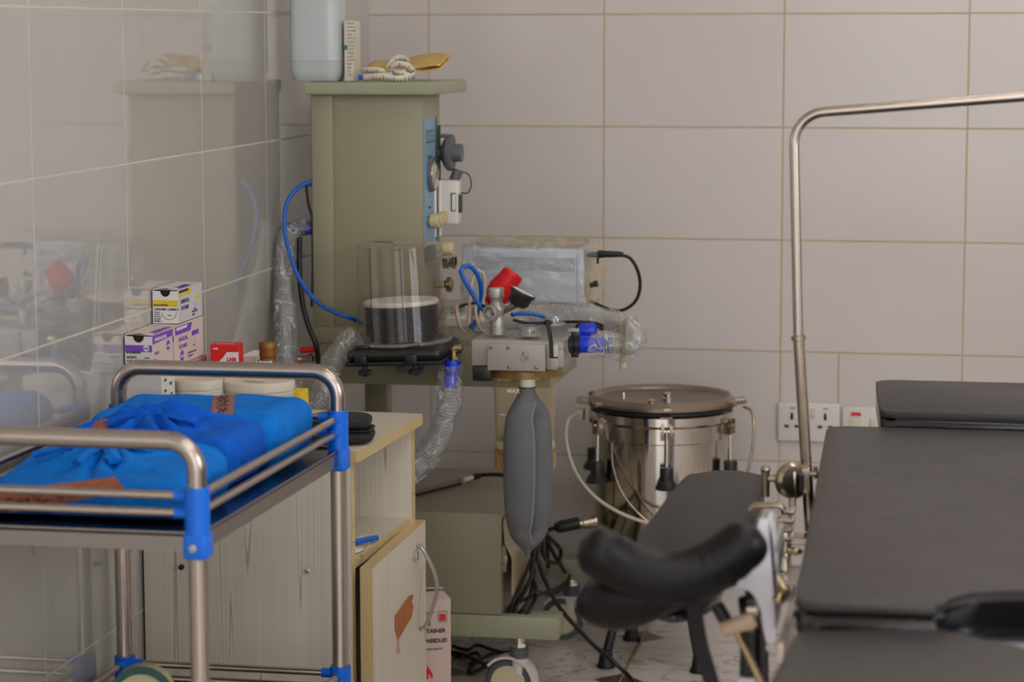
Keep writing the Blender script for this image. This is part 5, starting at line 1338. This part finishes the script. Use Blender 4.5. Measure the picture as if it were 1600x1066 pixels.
for a_, b_ in (((-.0085, -.0045), (.009, -.0035)), ((-.0085, .0155), (.009, .0165)), ((-.0085, -.0045), (-.0077, .0165)), ((.0082, -.0045), (.009, .0165)), ((-.003, .002), (.002, .003))):
    mb.box((p.x+a_[0], -.0008, z0_+a_[1]), (p.x+b_[0], -.0001, z0_+b_[1]))
mb.xform(SM).build('pictogram_frame', M['grey_plastic'], t, 0)
# ================================================================== EXAMINATION TABLE
ZT = .72
Tb = thing('examination_table', 'white-framed examination table with padded black vinyl sections and a round cut-out', 'examination table', (1.45, -2.2, 0))
def edge_x(y): return 1.129+(1.163-1.129)*((y+1.527)/(-2.744+1.527))
XR = 1.775
def pad(name, outline, ztop, cush, band, parent, inset=.004):
    c = sum((V((p[0], p[1], 0)) for p in outline), V())/len(outline)
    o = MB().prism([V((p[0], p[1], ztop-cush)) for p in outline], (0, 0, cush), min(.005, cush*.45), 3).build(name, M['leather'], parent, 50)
    MB().prism([V((p[0]+(c.x-p[0])*.002, p[1]+(c.y-p[1])*.002, ztop-cush-band+.002)) for p in outline], (0, 0, band), min(.016, band*.42), 5).build('edge_band', M['leather_shaded_edge'], o, 50)  # separate darker band carries the shaded look of the pad side
    return o
def rounded(pts, r=.03, n=6):
    q = [V((p[0], p[1], 0)) for p in pts]; out = []
    k = len(q)
    for i in range(k):
        a, b, c = q[i-1], q[i], q[(i+1) % k]
        out += bend([a.lerp(b, .5), b, b.lerp(c, .5)], r, n)[1:-1]
    return out
hc = PZ(1640, 960, ZT); hx = hc.x
a1 = PZ(1465, 943, ZT); a2 = PZ(1500, 930, ZT); a3 = PZ(1600, 923, ZT)
yn = PZ(1350, 946, ZT).y
arcR = [V((hx-(hx-a1.x)*math.cos(t_), yn+(a3.y-yn)*1.02*math.sin(t_)**.8, 0)) for t_ in [PI*i/20 for i in range(21)]]
outl = rounded([(edge_x(yn), yn), (edge_x(-1.527), -1.527)], .0) if False else None
main = [V((edge_x(yn)+.03, yn, 0))]+arcR+[V((XR-.03, yn, 0)), V((XR, yn+.03, 0)), V((XR, -1.56, 0)), V((XR-.03, -1.527, 0)), V((edge_x(-1.527)+.03, -1.527, 0)), V((edge_x(-1.527)+.006, -1.537, 0)), V((edge_x(-1.56), -1.562, 0)), V((edge_x(yn), yn+.03, 0)), V((edge_x(yn)+.008, yn+.008, 0))]
pad('seat_cushion', main, ZT, .012, .040, Tb)
zh = .742
hn, hf = PZ(1376, 643, zh), PZ(1368, 593, zh)
head = rounded([(hn.x, hn.y), (hf.x, hf.y), (XR-.06, hf.y), (XR-.06, hn.y)], .025)
pad('headrest', head, zh, .012, .040, Tb)
zf = .695
f0, f1 = PZ(1236, 983, zf), PZ(1470, 980, zf)
farc = [PZ(1512, 994, zf), PZ(1560, 1006, zf), PZ(1605, 1014, zf), PZ(1640, 1016, zf)]
mir = [V((2*hx-p.x, p.y, p.z)) for p in reversed(farc+[])]
foot = [V((f0.x+.004, f0.y-.02, 0)), V((f0.x+.02, f0.y, 0)), f1]+farc+[V((2*hx-f1.x, f1.y, 0)), V((XR, f0.y, 0)), V((XR, -3.35, 0)), V((1.150, -3.35, 0)), V((1.141, -3.30, 0))]
pad('footrest', foot[::-1], zf, .014, .040, Tb)
# structure under the cushions
MB().box((1.165, -2.70, .615), (XR-.03, -1.56, .656), .004).box((1.24, -1.50, .64), (XR-.1, -1.16, .678), .004).box((1.18, -3.32, .60), (1.30, -2.86, .634), .004).box((1.62, -3.32, .60), (XR-.02, -2.86, .634), .004).box((1.19, -2.95, .60), (1.24, -2.6, .628)).box((1.66, -2.95, .60), (1.71, -2.6, .628)).build('table_frame', M['white_metal'], Tb)
for rx in (1.140, XR-.02): MB().box((rx, -2.66, .622), (rx+.008, -1.60, .650), .001).box((rx+.007, -2.5, .630), (rx+.03, -2.47, .642)).box((rx+.007, -1.75, .630), (rx+.03, -1.72, .642)).build('side_rail', M['steel'], Tb, 20)
MB().box((1.33, -2.38, .10), (1.62, -1.98, .62), .012, 3).build('pedestal', M['white_metal'], Tb)
MB().box((1.24, -2.75, .02), (1.70, -1.62, .10), .02, 3).build('base', M['white_metal'], Tb)
for bx in (1.27, 1.67):
    for by in (-2.70, -1.67): MB().cyl((bx, by, 0), (bx, by, .022), .02).build('base_foot', M['black_rubber'], Tb)
dpn = MB().lathe([(.0, .0), (.15, .0), (.165, .008), (.178, .050), (.186, .052), (.186, .055), (.175, .055), (.160, .012), (.0, .006)], (hx, yn-.04, .598), seg=56).build('drain_basin', M['white_metal'], Tb)
for q in (-1, 1): MB().box((hx+.19*q-.006, yn-.06, .638), (hx+.19*q+.006, yn+.10, .65)).build('basin_arm', M['steel'], Tb, 0)

# ================================================================== SCREEN FRAME
yp = -1.9
F = thing('anaesthesia_screen_frame', 'bent stainless steel tube frame rising beside the black table and crossing above it', 'screen frame', P(1262, 800, yp))
up = [P(1247.5, 525, yp), P(1240, 183, yp), P(1600, 153, yp-.0)]
dxx = (up[2]-up[1]); endp = up[1]+dxx*1.93
path = bend([up[0], up[1]+V((0, 0, .004)), endp, V((XR+.045, yp, .66))], .045, 12)
MB().tube(path, .0072, 18).build('bent_tube', M['steel'], F, 60)
lo_ = P(1266, 830, yp)
MB().cyl(P(1247.5, 524, yp), lo_, .0080, seg=20).build('pole', M['dull_chrome'], F)
MB().lathe([(.0080, -.004), (.0105, -.003), (.0105, .003), (.0080, .004)], P(1247.6, 528, yp), up[0]-lo_, 22).build('joint_collar', M['dull_chrome'], F)
# round clamp with wing screws
cc = P(1236, 751, yp-.02); cr = .0265
Cl = thing('rail_clamp', 'round worn chrome clamp with a T-shaped screw gripping the steel pole', 'clamp', cc)
MB().lathe([(.0, -.010), (cr*.85, -.010), (cr, -.005), (cr, .005), (cr*.85, .010), (0, .010)], cc+V((.002, 0, 0)), V((.55, -.83, .05)), 36).build('disc', M['dull_chrome'], Cl)
MB().prism([P(1233, 733, yp-.022), P(1265, 733, yp-.022), P(1266, 770, yp-.022), P(1250, 772, yp-.022), P(1249, 742, yp-.022), P(1233, 741, yp-.022)], (0, .04, 0), .001).build('jaw', M['dull_chrome'], Cl, 30)
MB().box(P(1249, 768, yp-.030), P(1257, 741, yp-.020)).build('rubber_pad', M['black_rubber'], Cl)
MB().cyl(P(1200, 748, yp-.02), P(1224, 749, yp-.02), .0048).cyl(P(1207, 748, yp-.02), P(1211, 748, yp-.02), .0065).build('screw_shaft', M['dull_chrome'], Cl)
MB().cyl(P(1196, 733, yp-.02), P(1196, 776, yp-.02), .0062).ball(P(1196, 734, yp-.02), (.0072, .0072, .006)).build('T_handle'.lower(), M['dull_chrome'], Cl)
MB().cyl(P(1264, 741, yp-.015), P(1276, 740, yp-.015), .0042).cyl(P(1274, 729, yp-.015), P(1275, 748, yp-.015), .0032).build('thumb_screw', M['dull_chrome'], Cl)
MB().box(P(1232, 802, yp-.03), P(1245, 735, yp-.018), .001).build('stem_plate', M['dull_chrome'], Cl)
# stacked clamp block fixed to the rail below
ys = -2.16
K = thing('rail_clamp', 'stacked chrome clamp block with four bright plates on the table rail, below the round clamp', 'clamp', P(1225, 850, ys))
for k, (x0, x1, y) in enumerate(((1227, 1243, 799), (1216, 1242, 813), (1216, 1240, 826), (1213, 1239, 840))):
    a, b = P(x0, y+2.6, ys), P(x1, y-2.6, ys)
    MB().box((a.x, ys-.018, a.z), (b.x, ys+.015, b.z), .0008).build('plate', M['chrome'], K, 20)
a, b = P(1229, 900, ys), P(1237, 796, ys); MB().box((a.x, ys-.008, a.z), (b.x, ys+.008, b.z), .001).build('spine', M['dull_chrome'], K, 20)
MB().cyl(P(1228, 845, ys-.004), P(1226, 895, ys-.004), .0072).ball(P(1228, 868, ys-.012), (.0062, .0062, .005)).build('pivot', M['chrome'], K)
MB().cyl(P(1232, 861, ys-.012), P(1250, 861, ys-.012), .0055).ball(P(1243, 862, ys-.014), (.0095, .006, .0055)).build('knob', M['brass'], K)
a, b = P(1213, 900, ys), P(1231, 891, ys); MB().box((a.x, ys-.018, a.z), (b.x, ys+.006, b.z), .001).build('foot_plate', M['chrome'], K, 20)
a, b = P(1232, 915, ys), P(1240, 886, ys); MB().box((a.x, ys-.006, a.z), (b.x+.02, ys+.012, b.z), .002).build('rail_hook', M['alu'], K, 20)

# ================================================================== ARM BOARD
za = .665
Ar = thing('arm_board', 'flat rounded black vinyl arm board beside the table before the steriliser', 'arm board', PZ(1090, 800, za))
ao = [PZ(x, y, za) for x, y in ((990, 870), (1000, 836), (1030, 795), (1060, 756), (1085, 738), (1130, 735), (1178, 737), (1193, 745), (1192, 762), (1170, 800), (1140, 850), (1120, 900), (1060, 925), (1010, 910))]
ao = [p.copy() for p in catmull([V((p.x, p.y, za-.030)) for p in ao], 4, closed=True)]
apad = MB().prism(ao, (0, 0, .030), .011, 4).build('cushion', M['leather_dark'], Ar, 50)
MB().prism([p+V((0, 0, -.010)) for p in ao], (0, 0, .012), .003, 2).build('edge_band', M['leather_shaded_edge'], apad, 50)
c1 = PZ(1150, 790, za)
MB().box((c1.x-.02, c1.y-.018, za-.052), (1.139, c1.y+.018, za-.040), .002).build('support_bar', M['dull_chrome'], Ar, 20)
a = P(1203, 787, -2.12)
MB().tube(bend([P(1172, 797, -2.12), P(1176, 790, -2.12), P(1222, 790, -2.12), P(1226, 803, -2.12)], .01, 5), .0085, 12, flat=.5).build('clip_plate', M['dull_chrome'], Ar, 60)

# ================================================================== LEG HOLDER (nearest, blurred)
yc = -2.60
Lg = thing('leg_holder', 'curved black vinyl leg holder on a white metal bracket at the table side', 'leg holder', P(1180, 990, -2.5))
# near rim: fat padded roll that sags like a saddle
rim = [P(908, 846, yc-.03), P(935, 862, yc-.03), P(975, 886, yc-.02), P(1025, 903, yc-.01), P(1075, 900, yc), P(1120, 882, yc+.01), P(1160, 852, yc+.02), P(1184, 826, yc+.03)]
rp = resample(catmull(rim, 14), .006)
def rimr(t, th, p):
    e = math.sqrt(max(0, 1-max(0, (t-.90)/.10)**2))*math.sqrt(max(.0, 1-max(0, (.10-t)/.10)**2))
    q = .029+.004*math.sin(PI*t)
    q *= 1+.06*math.sin(t*95)*math.exp(-((t-.70)/.13)**2)*(1 if math.sin(th) > -.9 else .3)+.012*noise.noise(V((t*20, math.cos(th), math.sin(th))))
    return max(.002, q*max(e, .08))
roll = MB().tube(rp, .03, 28, rf=rimr).build('rim_roll', M['leather_dark'], Lg, 70)
# the shell behind and below the rim
def shell(u, v):
    # u along the sag, v from rim backward/downward
    i = u*(len(rp)-1); a = int(i); b = min(a+1, len(rp)-1); p = rp[a].lerp(rp[b], i-a)
    return p+V((-.010*v, .17*v, -.012-.014*math.sin(PI*u)*0-.010*v))
mb = MB()
NU, NV = 40, 14
top = [[shell(i/NU, j/NV) for j in range(NV+1)] for i in range(NU+1)]
def ringpts(j, th):
    return None
R = []
for j in range(NV+1):
    v = j/NV; e = math.sqrt(max(0.02, 1-max(0, (v-.85)/.15)**2))
    up_ = [shell(.04+.92*i/NU, v)+V((0, 0, .016*e)) for i in range(NU+1)]
    dn_ = [shell(.04+.92*i/NU, v)-V((0, 0, .016*e)) for i in range(NU, -1, -1)]
    R.append(up_+dn_)
mb.ring_skin(R)
mb.build('saddle_shell', M['leather_dark'], Lg, 60)
# lower oval cushion
lo2 = [P(x, y, yc+.02) for x, y in ((903, 938), (910, 918), (930, 905), (970, 898), (1030, 903), (1090, 905), (1130, 895), (1125, 915), (1085, 935), (1050, 952), (1010, 972), (965, 980), (925, 970), (908, 955))]
lo2 = catmull(lo2, 4, closed=True)
lc = sum(lo2, V())/len(lo2)
rings = []
for k in range(9):
    a = math.radians(84-84*k/8); rings.append([lc+(p-lc)*math.cos(a)+V((0, -.020-.034*math.sin(a), .006*math.sin(a))) for p in lo2])
rings.append([lc+(p-lc)*1.0+V((0, .02, 0)) for p in lo2]); rings.append([lc+(p-lc)*.93+V((0, .05, 0)) for p in lo2])
MB().ring_skin(rings).build('under_cushion', M['leather_dark'], Lg, 70)
# white bracket plate
yb2 = -2.52
wo = [(1186, 812), (1203, 812), (1207, 840), (1212, 900), (1216, 960), (1214, 985), (1208, 1016), (1199, 1016), (1193, 985), (1189, 955), (1183, 935), (1173, 923), (1160, 918), (1146, 920), (1120, 905), (1150, 885), (1172, 860)]
MB().prism([P(x, y, yb2) for x, y in wo], (0, .006, 0), .0015, 2).build('bracket', M['white_metal'], Lg, 40)
MB().prism([P(1203, 812, yb2), P(1207, 840, yb2), P(1212, 900, yb2), P(1216, 960, yb2), P(1213, 985, yb2), P(1209, 985, yb2), P(1211, 960, yb2), P(1207, 900, yb2), P(1202, 840, yb2), P(1199, 812, yb2)], (0, .05, 0), .001, 2).build('bracket_flange', M['white_metal'], Lg, 40)
MB().lathe([(.005, 0), (.005, .003), (0, .004)], P(1203, 1012, yb2), (0, -1, 0), 18).build('rivet', M['alu'], Lg)
# clamp gear between bracket and table
yg = yb2+.03
gear = MB().cyl(P(1160, 960, yg), P(1188, 955, yg), .022).cyl(P(1165, 930, yg+.01), P(1190, 930, yg+.01), .010)
gear.build('swivel_joint', M['black_plastic'], Lg)
MB().cyl(P(1168, 952, yg-.025), P(1184, 952, yg-.025), .012).cyl(P(1158, 972, yg-.02), P(1180, 978, yg-.02), .010).build('swivel_pin', M['dull_chrome'], Lg)
MB().cyl(P(1170, 960, yg+.01), P(1168, 1062, yg+.01), .010).cyl(P(1190, 980, yg+.02), P(1192, 1080, yg+.02), .008).build('post', M['black_plastic'], Lg)
a, b = P(1155, 1072, yg), P(1182, 1058, yg); MB().box((a.x, yg-.01, a.z), (b.x, yg+.02, b.z), .002).build('post_clamp', M['white_metal'], Lg, 30)
MB().tube([P(1143, 972, yg-.03), P(1168, 1022, yg-.03), P(1195, 1080, yg-.03)], .0045, 14).build('lever_rod', M['brass'], Lg, 60)
MB().lathe([(.003, 0), (.0095, .001), (.010, .004), (.010, .040), (.0085, .043), (0, .043)], P(1127, 984, yg-.032), P(1180, 968, yg-.032)-P(1127, 984, yg-.032), 24).build('lever_barrel', M['wood_handle'], Lg)
MB().cyl(P(1135, 972, yg-.028), P(1119, 945, yg-.028), .0085).build('lever_grip', M['black_plastic'], Lg)
MB().ball(P(1217, 936, yb2-.01), (.0075, .006, .0075)).cyl(P(1210, 905, yb2+.03), P(1226, 930, yb2+.01), .0085).build('lock_knob', M['brass'], Lg)
a, b = P(1206, 900, yb2+.05), P(1215, 845, yb2+.05); MB().box((a.x, yb2+.012, a.z), (b.x, yb2+.16, b.z), .002).build('carrier_arm', M['alu'], Lg, 30)
MB().box((P(1205, 900, yb2+.08).x, yb2+.10, .640), (1.141, yb2+.14, .655), .002).build('rail_block', M['alu'], Lg, 30)
# hanging strap
st = [P(1083, 925, yc+.03), P(1086, 965, yc+.03), P(1094, 1010, yc+.03), P(1106, 1050, yc+.03), P(1118, 1090, yc+.03), P(1135, 1150, yc+.03)]
path = resample(catmull(st, 8), .008); mb = MB(); R = []
for p in path: R.append([p+V((-.0092, .0, 0)), p+V((.0092, .004, 0)), p+V((.0092, .0065, 0)), p+V((-.0092, .0025, 0))])
mb.ring_skin(R).build('strap', M['strap'], Lg, 30)

# tan string on the floor by the steriliser
tag(cable('string', [PZ(1012, 978, .003), PZ(1004, 1000, .003), PZ(985, 1035, .003), PZ(968, 1066, .003), PZ(955, 1095, .003)], .0022, M['cord_tan']), 'thin tan string lying straight on the floor tiles beside a black foot', 'string')

# ================================================================== LIGHT, WORLD, CAMERA
def area(name, loc, rot, sx_, sy_, power, col):
    d = bpy.data.lights.new(name, 'AREA'); d.shape = 'RECTANGLE'; d.size = sx_; d.size_y = sy_; d.energy = power; d.color = col
    o = bpy.data.objects.new(name, d); C.objects.link(o); o.location = loc; o.rotation_euler = rot; return o
area('opening_light', (X1+.10, -3.6, 1.675), (0, math.radians(90), 0), 1.35, 2.0, 52, (.92, .96, 1.0))
area('opening_light', (1.7, Y0-.10, 1.3), (math.radians(90), 0, 0), 2.4, 2.25, 46, (1.0, .98, .985))  # fill light through the added front window, out of view
em = bpy.data.materials.new('added_lamp_tube'); em.use_nodes = True
em.node_tree.nodes['Principled BSDF'].inputs['Emission Color'].default_value = (1, .955, .925, 1)
em.node_tree.nodes['Principled BSDF'].inputs['Emission Strength'].default_value = 60
for ly, where in ((-1.5, 'nearest the back wall'), (-3.2, 'over the foot of the table'), (-4.9, 'farthest from the back wall')):  # unseen ceiling lamps added for more soft light from above
    CL = thing('added_ceiling_light', 'long white ceiling light, added out of view, '+where, 'ceiling light', (1.7, ly, H-.06), 'added ceiling lights')
    MB().box((1.05, ly-.06, H-.05), (2.35, ly+.06, H-.001), .004).build('housing', M['white_metal'], CL)
    MB().cyl((1.08, ly, H-.068), (2.32, ly, H-.068), .016).build('tube', em, CL)
w = bpy.data.worlds.new('World'); bpy.context.scene.world = w; w.use_nodes = True
bg_ = w.node_tree.nodes['Background']
sky = w.node_tree.nodes.new('ShaderNodeTexSky'); sky.sky_type = 'HOSEK_WILKIE'; sky.turbidity = 6; sky.sun_direction = (0.3, .5, .8)
w.node_tree.links.new(sky.outputs[0], bg_.inputs[0]); bg_.inputs[1].default_value = .6

cd = bpy.data.cameras.new('camera'); co = bpy.data.objects.new('camera', cd); C.objects.link(co)
cd.sensor_width = 36; cd.sensor_fit = 'HORIZONTAL'; cd.lens = FPX*36/1600; cd.clip_start = .05
co.matrix_world = Matrix(((RT.x, UP.x, -FW.x, CAM.x), (RT.y, UP.y, -FW.y, CAM.y), (RT.z, UP.z, -FW.z, CAM.z), (0, 0, 0, 1)))
cd.dof.use_dof = True; cd.dof.focus_distance = 4.15; cd.dof.aperture_fstop = 4.5
sc = bpy.context.scene; sc.camera = co
sc.view_settings.view_transform = 'Standard'; sc.view_settings.look = 'None'; sc.view_settings.gamma = 1; sc.view_settings.use_curve_mapping = False
sc.view_settings.exposure = -0.2
sc.cycles.max_bounces = 14; sc.cycles.transparent_max_bounces = 24; sc.cycles.diffuse_bounces = 5; sc.cycles.glossy_bounces = 6
sc.cycles.caustics_reflective = False; sc.cycles.caustics_refractive = False
sc.cycles.sample_clamp_indirect = 6
